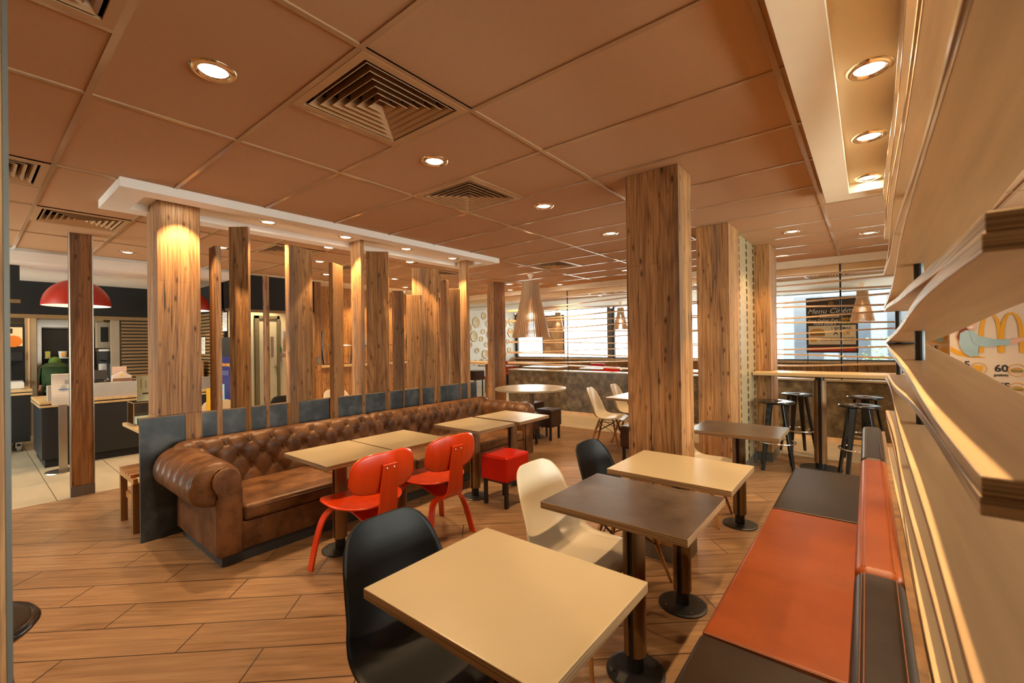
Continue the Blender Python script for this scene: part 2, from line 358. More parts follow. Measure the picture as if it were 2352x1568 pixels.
def part(name, mb, mat, parent=None, bevel=0., smooth=False, sub=0, solid=0., loc=None, fixn=True, edge=None):
    me = bpy.data.meshes.new(name)
    if loc is not None:
        mb.v = [(p[0]-loc[0], p[1]-loc[1], p[2]-loc[2]) for p in mb.v]
    me.from_pydata([tuple(p) for p in mb.v], [], mb.f); me.materials.append(mat)
    if edge: me.materials.append(edge)
    if fixn:
        import bmesh
        bm = bmesh.new(); bm.from_mesh(me); bmesh.ops.recalc_face_normals(bm, faces=bm.faces); bm.to_mesh(me); bm.free()
    if edge:
        for p in me.polygons:
            if abs(p.normal.z) < .5: p.material_index = 1
    if smooth:
        for p in me.polygons: p.use_smooth = True
    o = bpy.data.objects.new(name, me); COL.objects.link(o)
    if loc is not None: o.location = loc
    if parent is not None: o.parent = parent
    if solid:
        md = o.modifiers.new('solid', 'SOLIDIFY'); md.thickness = solid; md.offset = 0
    if bevel:
        md = o.modifiers.new('bevel', 'BEVEL'); md.width = bevel; md.segments = 2; md.limit_method = 'ANGLE'; md.angle_limit = math.radians(40)
        if bevel > .008: md.segments = 4
        if bevel > .003:
            for p in me.polygons: p.use_smooth = True
            wn = o.modifiers.new('wn', 'WEIGHTED_NORMAL'); wn.keep_sharp = True
    if sub:
        md = o.modifiers.new('sub', 'SUBSURF'); md.levels = sub; md.render_levels = sub
    return o
def thing(name, label, cat, loc=(0, 0, 0), rz=0., group=None):
    o = bpy.data.objects.new(name, None); COL.objects.link(o); o.location = loc; o.rotation_euler = (0, 0, rz); o.empty_display_size = .1
    return tag(o, label, cat, group)
def struct(name, mb, mat, parent=None, **kw):
    o = part(name, mb, mat, parent, **kw)
    if parent is None: o['kind'] = 'structure'
    return o
def copy_tree(o, parent=None):
    c = o.copy(); COL.objects.link(c)
    if parent is not None: c.parent = parent; c.matrix_parent_inverse = o.matrix_parent_inverse.copy()
    for ch in list(o.children): copy_tree(ch, c)
    return c
def dup(o, loc, rz, label, group=None):
    c = copy_tree(o); c.location = loc; c.rotation_euler = (0, 0, rz); c['label'] = label
    if group: c['group'] = group
    return c
def basis(origin, xdir, ydir):
    x = Vector(xdir).normalized(); y = Vector(ydir).normalized(); z = x.cross(y)
    m = Matrix((x, y, z)).transposed().to_4x4(); m.translation = Vector(origin); return m
def text(body, size, origin, xdir, mat, parent, name='lettering', align='CENTER', depth=.001, bold=0., shear=0., xs=1.):
    cu = bpy.data.curves.new('t', 'FONT'); cu.body = body; cu.size = size; cu.align_x = align; cu.align_y = 'CENTER'; cu.extrude = depth; cu.offset = bold*size; cu.shear = shear; cu.resolution_u = 3
    tmp = bpy.data.objects.new('t', cu); COL.objects.link(tmp)
    dg = bpy.context.evaluated_depsgraph_get(); me = bpy.data.meshes.new_from_object(tmp.evaluated_get(dg))
    bpy.data.objects.remove(tmp)
    mt = basis(origin, xdir, (0, 0, 1)); mt = mt @ Matrix.Diagonal((xs, 1, 1, 1))
    me.transform(mt); me.materials.clear(); me.materials.append(mat)
    o = bpy.data.objects.new(name, me); COL.objects.link(o); o.parent = parent
    return o
# ================================================================= ROOM SHELL
XR, XL, YN, YB = 3.2, -12.6, -3.0, 13.0
M.floorwood = floor_planks(); M.floorbeige = floor_beige()
fl = struct('floor', MB().box(-6.03, XR, YN, 6.48, -.1, 0), M.floorwood)
b = MB().box(XL, -6.03, YN, YB, -.1, 0); b.box(-6.03, XR, 6.48, YB, -.1, 0)
struct('stone_tile_area', b, M.floorbeige, fl)
b = MB().box(XR, XR+.12, YN, YB, 0, .6); b.box(XR, XR+.12, YN, YB, 2.45, CH+.2); b.box(XR, XR+.12, YN, .5, .6, 2.45); b.box(XR, XR+.12, 5.5, YB, .6, 2.45)
struct('wall_right', b, M.white); struct('window_8', MB().box(XR+.05, XR+.06, .5, 5.5, .6, 2.45), M.glass)  # unseen window added in this wall to bring in fill daylight
struct('wall_left', MB().box(XL-.12, XL, YN, YB, 0, CH+.2), M.white)
b = MB().box(XL-.12, XR+.12, YN-.12, YN, 0, .6); b.box(XL-.12, XR+.12, YN-.12, YN, 2.45, CH+.2)
for x0, x1 in ((XL-.12, -9.4), (-5.6, XR+.12)): b.box(x0, x1, YN-.12, YN, .6, 2.45)
struct('wall_front', b, M.recl_wall)
for i, (x0, x1) in enumerate(((-9.4, -5.6),)): struct('window_%d' % (i+5), MB().box(x0, x1, YN-.06, YN-.05, .6, 2.45), M.glass)  # unseen opening added behind the camera to raise the ambient light
# ceiling tiles with holes for the air diffusers
VENTS = [(-2.083, .952), (-2.683, 2.152), (-3.883, 5.152), (-5.683, 2.152), (-5.683, .352), (-4.483, -.248), (-2.083, -.248), (-6.283, 3.352), (-5.683, 4.552), (-3.883, 9.352), (-6.883, 9.952), (-.883, 9.352)]
GX, GY = -1.483, .952
b = MB(); nx0 = -10; nx1 = 8
hole = {(round((x-GX)/.6), round((y-GY)/.6)) for x, y in VENTS}
XC = -7.40
for i in range(nx0, nx1):
    for j in range(-7, 16):
        x0 = max(GX+.6*i, XC); x1 = min(GX+.6*(i+1), XR); y0 = max(GY+.6*j, YN); y1 = min(GY+.6*(j+1), 9.95)
        if x1 <= x0+.001 or y1 <= y0+.001 or (i, j) in hole: continue
        b.add([(x0, y0, CH), (x0, y1, CH), (x1, y1, CH), (x1, y0, CH)], [(0, 1, 2, 3)])
ceil = struct('ceiling', b, M.ceil, fixn=False)
struct('light_block_slab', MB().box(XL-.12, XR+.12, YN-.12, YB+.12, CH+.2, CH+.3), M.white, ceil)  # unseen slab above the tiles, added to block stray light
# plaster ceiling of the window strip and the service area
b = MB().box(XL, XR, 9.95, YB, CH-.02, CH+.03); b.box(XL, XC, YN, 9.95, CH, CH+.03)
struct('plaster_ceiling', b, M.white, ceil)
b = MB(); T = .012
k = -10
while GX+.6*k < XR:
    x = GX+.6*k
    if k % 2 == 0 and x > XC: b.box(x-T, x+T, YN, 9.95, CH-.007, CH+.001)
    k += 1
for j in range(-6, 16):
    y = GY+.6*j
    if YN < y < 9.95: b.box(XC, XR, y-T, y+T, CH-.0065, CH+.001)
for x, y in VENTS:
    for xx in (x, x+.6): b.box(xx-T, xx+T, y, y+.6, CH-.0068, CH+.001)
struct('trim_1', b, M.tbar)
# --------------------------------------------------------------- air diffusers
def make_vent():
    t = thing('air_diffuser', 'x', 'ceiling vent')
    b = MB(); o, i_ = .288, .252
    for q in ((-o, o, -o, -i_), (-o, o, i_, o), (-o, -i_, -i_, i_), (i_, o, -i_, i_)): b.box(q[0], q[1], q[2], q[3], -.008, .004)
    part('frame', b, M.vent, t)
    b = MB().box(-.29, .29, -.29, .29, .13, .14)
    for q in ((-.29, .29, -.29, -.27), (-.29, .29, .27, .29), (-.29, -.27, -.27, .27), (.27, .29, -.27, .27)): b.box(*q, .004, .13)
    part('duct_box', b, M.black, t)
    for k in range(6):
        a = .238-.0385*k; b = MB(); rings = []
        for off, z in ((0, -.007), (.013, .003), (.019, .014), (.022, .046)):
            c = max(a-off, .002); rings += [(-c, -c, z), (c, -c, z), (c, c, z), (-c, c, z)]
        fs = []
        for r_ in range(3):
            for j in range(4): fs.append((r_*4+j, r_*4+(j+1) % 4, r_*4+4+(j+1) % 4, r_*4+4+j))
        b.add(rings, fs)
        part('louvre', b, M.vent, t, solid=.0022, fixn=False)
    return t
V0 = make_vent()
VL = ['large square ceiling vent of nested louvres above the middle of the room', 'square ceiling vent between two round downlights, second largest in view',
      'ceiling vent beside the big wooden pendant lamp', 'ceiling vent seen over the short wooden posts left of the tall wide plank', 'ceiling vent just above the free standing timber post',
      'ceiling vent cut by the left picture edge', 'ceiling vent cut by the top picture edge, upper left corner', 'small far ceiling vent seen between plank screen posts over the pine wall',
      'ceiling vent behind the last tall plank under the white raft', 'far ceiling vent above the window seats beyond the slatted screen', 'far ceiling vent beyond the pendant lamp near the round-hole wall', 'far ceiling vent seen above the right slatted screen']
for i, (x, y) in enumerate(VENTS):
    p = (x+.3, y+.3, CH)
    if i == 0: V0.location = p; V0['label'] = VL[0]; V0['group'] = 'square ceiling vents'
    else: dup(V0, p, 0, VL[i], 'square ceiling vents')
# --------------------------------------------------------------- downlights
def make_light(power=SPOT_POWER*1.08, ang=110):
    t = thing('downlight', 'x', 'ceiling light')
    b = MB().lathe([(.046, .010), (.050, -.001), (.056, -.008), (.066, -.011), (.076, -.009), (.084, -.002), (.085, .001)], 32)
    part('trim_ring', b, M.brass, t, smooth=True)
    b = MB().lathe([(.0, -.002), (.048, -.002), (.048, .006), (.0, .006)], 24)
    part('diffuser', b, M.lamp, t)
    ld = bpy.data.lights.new('bulb', 'SPOT'); ld.energy = power; ld.color = WARM; ld.spot_size = math.radians(ang); ld.spot_blend = .5 if ang > 100 else .1; ld.shadow_soft_size = .035
    lo = bpy.data.objects.new('bulb', ld); COL.objects.link(lo); lo.parent = t; lo.location = (0, 0, -.02)
    return t, ld
D0, LD0 = make_light()
DC, LDC = make_light(SPOT_POWER*1.1, 84); LDC.shadow_soft_size = .012
DL = [((-2.08, .65), 'round recessed downlight nearest the camera, left of the big vent'), ((-2.08, 1.84), 'round downlight between the two largest ceiling vents'),
      ((-2.08, 3.03), 'round downlight right of the second largest vent'), ((-2.08, 4.25), 'round downlight touching the left edge of the thick timber pillar'),
      ((-2.08, 5.45), 'round downlight of the central row hidden behind the thick timber pillar'), ((-.60, 5.47), 'round downlight in front of the dotted panel pillar'), ((.03, 6.11), 'round downlight above the high bar table'), ((-.88, 6.95), 'small downlight above the right slatted screen behind the narrow pillar'),
      ((-6.80, 1.22), 'downlight left of the tall clad column under the raft'), ((-5.72, 1.85), 'downlight half hidden behind the slim post'), ((-4.83, 2.65), 'downlight on the tan ceiling just behind the white raft'),
      ((-5.73, 3.01), 'downlight between the widest leaning plank and its neighbour'), ((-6.70, 3.63), 'lower downlight between the widest plank and its neighbour'), ((-6.33, 4.66), 'middle of three downlights right of the plank with the diagonal shadow'),
      ((-4.88, 3.85), 'upper downlight right of the plank with the diagonal shadow'), ((-7.1, 5.48), 'lowest of three downlights right of the plank with the diagonal shadow'), ((-5.34, 6.57), 'tilted downlight beside the slender timber pillar by the round table'),
      ((-5.91, 7.3), 'small downlight below the tilted one by the slender pillar'), ((-2.96, 6.61), 'downlight close to the left of the thick timber pillar above the far chairs'), ((-4.67, 7.3), 'small downlight right of the big pendant lamp'),
      ((-2.9, 9.2), 'far downlight beyond the screen, near the thick pillar'), ((-5.3, 9.0), 'far downlight beyond the screen above the pendant'), ((-.2, 9.0), 'far downlight beyond the right screen')]
for i, ((x, y), lb) in enumerate(DL):
    if i == 0: D0.location = (x, y, CH); D0['label'] = lb; D0['group'] = 'ceiling downlights'
    else: dup(D0, (x, y, CH), 0, lb, 'ceiling downlights')
# lamps over the part of the room behind the camera (same fittings)
for x, y in ((-2.08, -.6), (-4.4, -.6), (-2.08, -1.9), (-4.4, -1.9)):
    dup(D0, (x, y, CH), 0, 'round downlight out of view behind the camera', 'downlights behind the camera')
# --------------------------------------------------------------- white raft over the plank screen
def ring(b, x0, x1, y0, y1, w, z0, z1):
    b.box(x0, x1, y0, y0+w, z0, z1); b.box(x0, x1, y1-w, y1, z0, z1); b.box(x0, x0+w, y0+w, y1-w, z0, z1); b.box(x1-w, x1, y0+w, y1-w, z0, z1); return b
t = thing('ceiling_raft', 'long white plaster raft hung under the ceiling above the plank screen', 'ceiling panel', (-4.19, 2.575, CH-.065))
b = MB(); ring(b, -.37, .37, -1.925, 1.925, .155, 0, .064); part('frame', b, M.white, t)
b = MB().box(-.215, .215, -1.77, 1.77, .052, .064); part('recess_panel', b, M.white, t)
DR, LDR = make_light(52, 76)
RL = [((-4.20, 1.73), 'first visible downlight in the white raft, nearest the clad column'), ((-4.2, 2.49), 'second downlight in the white raft, left of the square post reaching it'), ((-4.2, 3.26), 'third downlight in the white raft'),
      ((-4.22, 4.02), 'last downlight in the white raft, beside the end post'), ((-4.045, 1.06), 'downlight in the white raft shining on the clad column')]
for i, ((x, y), lb) in enumerate(RL):
    if i == 0: DR.location = (x, y, CH-.013); DR['label'] = lb; DR['group'] = 'raft downlights'
    else: dup(DR, (x, y, CH-.013), 0, lb, 'raft downlights')
# --------------------------------------------------------------- lit cove over the bench
t = thing('ceiling_cove', 'dropped plaster cove with downlights over the leather bench', 'ceiling panel', (.0, 0, CH-.085))
b = MB(); x0, x1, y0, y1 = -.235, .30, -1.2, 4.2
b.box(x0, -.09, y0, y1, 0, .085); b.box(-.09, x1, 4.03, y1, 0, .085); b.box(-.09, x1, y0, y0+.15, 0, .085); b.box(.2, x1, y0+.15, 4.03, 0, .085)
M.covepaint = plain('plaster tinted with lamp glow', (.90, .78, .56), .7, var=.015)  # yellow glow of the downlights put into the plaster colour
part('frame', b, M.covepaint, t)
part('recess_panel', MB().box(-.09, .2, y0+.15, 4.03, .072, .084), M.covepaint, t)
CLB = ['nearest visible downlight in the cove over the bench', 'middle visible downlight in the cove over the bench', 'farthest downlight in the cove over the bench']
for i, y in enumerate((2.39, 3.18, 3.98)):
    if i == 0: DC.location = (.02, y-.02, CH-.014); DC['label'] = CLB[0]; DC['group'] = 'cove downlights'
    else: dup(DC, (.02, y-.02, CH-.014), 0, CLB[i], 'cove downlights')
for y in (1.6, .8): dup(DC, (.02, y, CH-.014), 0, 'cove downlight over the near end of the bench, out of view', 'cove downlights out of view')
# --------------------------------------------------------------- lit cove beyond the low wall
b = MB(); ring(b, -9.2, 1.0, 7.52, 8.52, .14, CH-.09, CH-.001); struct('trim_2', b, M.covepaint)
for i, x in enumerate((-8.2, -6.3, -4.4, -2.5, -.6)):
    dup(D0, (x, 8.02, CH-.002), 0, ['downlight in the far cove, hidden behind the plank screen', 'downlight in the far cove left of the pendant lamp', 'downlight in the far cove right of the pendant lamp', 'downlight in the far cove behind the thick pillar', 'downlight in the far cove above the right screen'][i], 'far cove downlights')
# --------------------------------------------------------------- window wall
DADO = .86
b = MB().box(XL, XR, YB, YB+.2, 0, DADO); struct('wall_back', b, M.recl)
struct('lintel', MB().box(XL, XR, YB, YB+.2, 2.56, CH+.2), M.white, bpy.data.objects['wall_back'])
struct('trim_3', MB().box(XL, XR, YB-.06, YB+.02, DADO, DADO+.05), M.birchslat)
M.frame = plain('dark grey window frame', (.045, .052, .056), .4)
WX = [-12.5, -10.35, -6.42, -2.6, XR-.1]
for i in range(4):
    x0, x1 = WX[i], WX[i+1]
    o = struct('window_%d' % (i+1), MB().box(x0+.12, x1-.12, YB+.09, YB+.10, DADO+.06, 2.56), M.glass)
    b = MB(); w = .055; z0, z1 = DADO+.03, 2.60
    b.box(x0+.06, x1-.06, YB+.04, YB+.14, z0, z0+w); b.box(x0+.06, x1-.06, YB+.04, YB+.14, z1-w, z1)
    b.box(x0+.06, x0+.12, YB+.04, YB+.14, z0, z1); b.box(x1-.12, x1-.06, YB+.04, YB+.14, z0, z1)
    struct('window_frame', b, M.frame, o)
b = MB()
M.pier = plain('grey brown window pier', (.17, .15, .13), .5)
for x in WX[1:4]: b.box(x-.10, x+.05, YB-.02, YB+.15, DADO+.05, 2.52)
struct('trim_4', b, M.pier)
# outside: pale facade, planting
t = thing('building', 'pale glazed building across the street seen through the right window', 'building', (1.2, 22, 0))
part('facade', MB().box(-4, 4, 0, 1, -.1, 7), plain('blue grey facade', (.075, .095, .12), .6), t)
for k in range(5): part('window', MB().box(-3.6+1.5*k, -2.6+1.5*k, -.02, .0, .6, 3.2), plain('dark shop window', (.03, .04, .055), .2), t)  # one dark glass colour for all panes
M.leaf = blotchy('mottled green leaves', [(.3, (.02, .06, .01)), (.7, (.09, .17, .04))], 5, .6)  # leaf greens mottled by noise
def shrub(x, y, w, h, lb):
    b = MB(); rnd = random.Random(x*10)
    for k in range(420):
        p = Vector((rnd.gauss(0, w*.4), rnd.gauss(0, .25), abs(rnd.gauss(h*.5, h*.28)))); r = rnd.uniform(.03, .07)
        a = rnd.uniform(0, 6.3); u = Vector((math.cos(a), math.sin(a), rnd.uniform(-.5, .5)))*r; v = Vector((-math.sin(a), math.cos(a), rnd.uniform(-.8, .8)))*r*.6
        b.add([p-u, p+v, p+u, p-v], [(0, 1, 2, 3)])
    t = thing('shrub', lb, 'shrub', (x, y, 0)); part('foliage', b, M.leaf, t, fixn=False)
    part('stem', MB().cyl((0, 0, 0), (0, 0, h*.6), .03, .015, 8), M.darkwood, t)
shrub(-10.6, 17.0, 1.3, 1.1, 'green shrub outside below the middle window')
shrub(-7.2, 16.6, 1.1, 1.0, 'green shrub outside just left of the thick timber pillar')
shrub(.3, 16.5, .9, 1.25, 'green shrub outside the right window by the shop front')
b = MB().box(-40, 30, YB+.2, 60, -.2, -.1); struct('ground', b, plain('pale pavement', (.55, .54, .52), .8))  # even pale grey paving
# --------------------------------------------------------------- pillars clad in reclaimed boards
def pillar(name, x0, x1, y0, y1, label, z1=CH, skirt=.1, mat=None, skirt_out=.006):
    cx, cy = (x0+x1)/2, (y0+y1)/2
    t = thing(name, label, 'pillar', (cx, cy, 0))
    part('cladding', MB().box(x0-cx, x1-cx, y0-cy, y1-cy, skirt, z1), mat or M.recl_big, t, bevel=.004)
    part('skirting', MB().box(x0-cx-skirt_out, x1-cx+skirt_out, y0-cy-skirt_out, y1-cy+skirt_out, 0, skirt), M.base, t)
    return t
pillar('timber_pillar', -1.29, -.93, 2.87, 3.13, 'thick pillar clad in reclaimed boards beside the cream table, largest in view')
pillar('timber_pillar', -1.33, -1.03, 4.62, 5.06, 'wide reclaimed board pillar right behind the thick one')
pillar('timber_pillar', -1.08, -.89, 5.98, 6.47, 'narrow reclaimed board pillar at the end of the bar table')
pillar('timber_pillar', -5.51, -5.34, 6.12, 6.44, 'slender reclaimed board pillar behind the round white table')
t = pillar('timber_post', -6.08, -6.035, .648, .81, 'free standing timber post on the edge of the beige tiles', mat=M.recl)
b = MB()
for x, y in ((-6.082, .646), (-6.033, .646), (-6.033, .812)): b.box(x-.004+6.0575, x+.004+6.0575, y-.004-.729, y+.004-.729, .1, CH)
part('corner_strip', b, M.steel, t)
t = pillar('timber_post', -1.30, -1.155, -.16, .049, 'blurred timber post at the left picture edge', mat=M.recl)
part('corner_strip', MB().box(.0685, .0745, .099, .106, .1, CH), plain('dull grey strip', (.13, .12, .10), .5, .6), t)
t = thing('dotted_panel', 'beige glossy panel with columns of dark dashes between two pillars', 'wall panel', (-1.10, 5.52, 0))
part('board', MB().box(-.04, .04, -.46, .46, .1, CH), dotted_panel(), t); part('skirting', MB().box(-.045, .045, -.46, .46, 0, .1), M.base, t)
# --------------------------------------------------------------- low wall and slatted screens on it
t = thing('low_wall', 'low mottled bronze partition wall below the slatted screens', 'partition', (-2.9, 7.68, 0))
part('panel', MB().box(-3.35, 3.4, -.06, .1, .06, .845), M.lowwall, t); part('coping', MB().box(-3.35, 3.4, -.075, .12, .845, .868), M.cream, t)
part('skirting', MB().box(-3.35, 3.4, -.065, .1, 0, .06), M.birchslat, t)
def board_far(x0, x1, za, zb, amp=.02):
    n = 24; pts = []
    for i in range(n+1):
        s = i/n; pts.append((x0+(x1-x0)*s, 0, za+(zb-za)*(1-math.cos(PI*s))/2))
    return MB().ribbon(pts, .13, .019, (0, 1, 0))
def screen(name, x0, x1, rods, nodesL, nodesR, label):
    t = thing(name, label, 'screen', ((x0+x1)/2, 7.66, .868)); cx = (x0+x1)/2
    for za, zb in zip(nodesL, nodesR):
        part('board', board_far(x0-cx, x1-cx, za-.868, zb-.868), M.birchslat, t)
    for x in rods: part('rod', MB().cyl((x-cx, 0, .002), (x-cx, 0, 1.62), .011, n=10), M.steelblk, t)
La = [2.38, 2.165, 2.145, 1.935, 1.915, 1.705, 1.685, 1.475, 1.455, 1.245, 1.225, 1.015, .995]
Lb = [2.32, 2.28, 2.09, 2.05, 1.86, 1.82, 1.62, 1.59, 1.39, 1.35, 1.15, 1.11, .92]
screen('slatted_screen', -6.25, -1.36, [-4.72, -3.0], La, [zb if abs(zb-za) < .03 else za+(zb-za)*1.15 for za, zb in zip(La, Lb)], 'long screen of gently waved pale boards on the low wall between pillars')
Ra = [2.37, 2.23, 2.15, 1.98, 1.92, 1.75, 1.69, 1.52, 1.45, 1.29, 1.22, 1.05]
Rb = [2.35, 2.26, 2.12, 2.03, 1.88, 1.80, 1.65, 1.57, 1.42, 1.33, 1.18, 1.10]
screen('slatted_screen', -1.12, .45, [-.285], Ra, Rb, 'short screen of pale boards on the low wall right of the narrow pillar')
# ================================================================= WAVY BOARD PARTITION beside the bench
t = thing('wavy_partition', 'tall partition of waved birch plywood boards stacked on black rods', 'partition', (.2, 2.45, 0))
NB = [(2.512, 2.452, .012), (2.488, 2.192, -.012), (2.212, 2.168, .0), (2.188, 1.932, 0), (1.882, 1.908, 0), (1.858, 1.665, 0), (1.5685, 1.641, 0), (1.5455, 1.417, 0), (1.2735, 1.393, 0), (1.2505, 1.172, 0),
      (.985, 1.148, 0), (.86, .905, 0), (.70, .88, 0), (.675, .64, 0), (.42, .62, 0), (.40, .38, 0), (.14, .36, 0), (.115, .12, 0)]
for i, (za, zb, o) in enumerate(NB):
    pts = []
    for k in range(37):
        s = k/36; y = .715+(4.2-.715)*s
        pts.append((.004*math.sin(y*3+i), y-2.45, za+(zb-za)*(1-math.cos(PI*s))/2))
    part('board', MB().ribbon([(p[0]-.007, p[1], p[2]) for p in pts], .186, .0225, (1, 0, 0)), M.birch, t, bevel=.002)
for y in (2.5, 4.13):
    part('rod', MB().cyl((-.03, y-2.45, 0), (-.03, y-2.45, CH-.09), .0165, n=16), M.steelblk, t)
# ================================================================= BENCH
t = thing('banquette', 'leather bench with alternating dark brown and tan cushions along the plywood partition', 'bench', (-.25, 1.5, 0))
def cushion(name, x0, x1, y0, y1, z0, z1, mat, bev=.018, ox=-.25, oy=1.5, crown=.008):
    n = 14; b = MB()
    def f(u, v): return (x0+(x1-x0)*u-ox, y0+(y1-y0)*v-oy, z1+crown*math.sin(PI*u)*math.sin(PI*v)*1.0)
    b.box(x0-ox, x1-ox, y0-oy, y1-oy, z0, z1)
    return part(name, b, mat, t, bevel=bev)
for y0, y1, m in ((-1.1, 1.568, M.darkleather), (1.572, 2.988, M.tan), (2.992, 4.05, M.darkleather)):
    seat_c = cushion('seat_cushion', -.455, -.03, y0, y1, .385, .452, m); seats = globals().setdefault('seats', []); seats.append(seat_c)
for y0, y1, m in ((-1.1, 1.672, M.darkleather), (1.676, 3.238, M.tan), (3.242, 4.43, M.darkleather)):
    o = cushion('back_cushion', -.04, .075, y0, y1, .40, .755, m, .03); backs = globals().setdefault('backs', []); backs.append(o)
M.seam_tan = plain('tan seam stitching', (.20, .062, .018), .5); M.seam_dk = plain('bronze seam stitching', (.10, .06, .025), .5)
part('piping', MB().tube([(-.455+.25+.01, 1.57-1.5, .45), (-.05+.25, 1.57-1.5, .4535)], .004, 6), M.seam_tan, seats[1])
part('piping', MB().tube([(-.455+.25+.01, 2.99-1.5, .45), (-.05+.25, 2.99-1.5, .4535)], .004, 6), M.seam_dk, seats[2])
for (y0, y1, m), bk_ in zip(((-1.1, 1.67, M.seam_tan), (1.68, 3.236, M.seam_tan), (3.245, 4.42, M.seam_dk)), backs):
    b = MB()
    for xx in (-.022, -.015, .055): b.tube([(xx+.25, y0-1.5+.02, .7553 if xx > -.02 else .7535), (xx+.25, y1-1.5-.02, .7553 if xx > -.02 else .7535)], .0012, 5)
    part('stitching', b, m, bk_)
part('base', MB().box(-.42+.25, .07+.25, -1.1-1.5, 4.0-1.5, 0, .385), M.plinth, t)
part('backboard', MB().box(.076+.25, .094+.25, -1.1-1.5, 4.45-1.5, 0, .72), M.colwood, t)
# ================================================================= TABLES
def make_table(w, d, z, mat, label, loc, rz=0., group=None, offx=0., drum=True, r=.125):
    t = thing('cafe_table', label, 'table', loc, rz, group)
    th = .03
    b = MB().box(-w/2-offx, w/2-offx, -d/2, d/2, z-th, z)
    part('tabletop', b, mat, t, bevel=.0022, edge=M.plyedge)
    b = MB().lathe([(0, 0), (r, 0), (r, .006), (r-.012, .010), (.04, .012), (.0, .012)], 40); bp_ = part('base_plate', b, M.steelblk, t)
    part('collar', MB().cyl((0, 0, .01), (0, 0, .09), .034, n=24), M.steelblk, t)
    part('core', MB().box(-.012, .012, -.036, .036, .07, z-th), M.steelblk, t)
    for s in (-1, 1):
        poly = []
        for k in range(13):
            a = -PI/2+PI*k/12; poly.append((s*(.011+.036*math.cos(a)), .046*math.sin(a)))
        part('column_half', MB().prism(poly, .085, z-th-.002), M.colwood, t, smooth=False, bevel=.0015)
    b = MB()
    for k in range(4):
        a = PI/4+PI*k/2; b.cyl((.095*math.cos(a), .095*math.sin(a), .008), (.095*math.cos(a), .095*math.sin(a), .0125), .0045, n=10)
    part('screws', b, M.chrome, bp_)
    return t
G = 'small square tables'
make_table(.625, .52, .75, M.cream, 'cream topped table closest to the camera, beside the big black chair', (-.812, .968, 0), group=G)
make_table(.625, .52, .75, M.dlam, 'dark brown topped table between the two cream ones by the bench', (-.807, 1.832, 0), group=G)
make_table(.625, .515, .75, M.cream, 'cream topped table in front of the thick timber pillar', (-.805, 2.455, 0), group=G)
make_table(.62, .51, .75, M.dlam, 'brown topped table half behind the thick timber pillar', (-.795, 3.80, 0), group=G)
G = 'cream tables along the leather sofa'
make_table(.59, .505, .685, M.cream, 'cream table by the sofa nearest the camera, left of its pair', (-2.93, 1.668, 0), group=G)
make_table(.565, .515, .685, M.cream, 'cream table by the sofa right behind the red chair pair', (-2.937, 2.193, 0), group=G)
make_table(.575, .50, .685, M.cream, 'cream table by the sofa with the red cube stool in front', (-2.905, 3.025, 0), group=G)
make_table(.59, .50, .685, M.cream, 'farthest cream table along the leather sofa', (-2.89, 3.575, 0), group=G)
# round table
t = thing('round_table', 'round pale table with a single column in the middle of the room', 'table', (-4.05, 5.47, 0))
part('tabletop', MB().lathe([(0, .722), (.54, .722), (.545, .726), (.545, .748), (.541, .752), (0, .752)], 64), M.cream, t)
part('column', MB().cyl((0, 0, .09), (0, 0, .722), .055, n=28), M.colwood, t)
part('collar', MB().cyl((0, 0, .66), (0, 0, .722), .06, n=28), M.steelblk, t)
part('base_plate', MB().lathe([(0, 0), (.2, 0), (.2, .008), (.05, .014), (.05, .09), (0, .09)], 40), M.steelblk, t)
# far table by the cream chairs
t = make_table(.66, 1.05, .75, M.cream, 'table between the far cream chairs, half hidden by the thick pillar', (-2.22, 5.52, 0))
# high bar table
t = thing('bar_table', 'long high bar table with pale oak top in front of the low wall', 'table', (-.42, 5.96, 0))
part('tabletop', MB().prism([(-.63, -.20), (.80, -.20), (.80, .20), (-.46, .20), (-.46, .01), (-.63, .01)], 1.03, 1.07), M.barwood, t, bevel=.006)
b = MB(); part('core', MB().box(-.014, .014, -.05, .05, .02, 1.03), M.steelblk, t)
for s in (-1, 1):
    poly = [(s*(.015+.045*math.cos(-PI/2+PI*k/12)), .06*math.sin(-PI/2+PI*k/12)) for k in range(13)]
    part('column_half', MB().prism(poly, .07, .985), M.colwood, t)
part('collar', MB().cyl((0, 0, .98), (0, 0, 1.03), .045, n=20), M.steelblk, t)
part('base_plate', MB().lathe([(0, 0), (.2, 0), (.2, .01), (.05, .016), (.05, .07), (0, .07)], 40), M.steelblk, t)
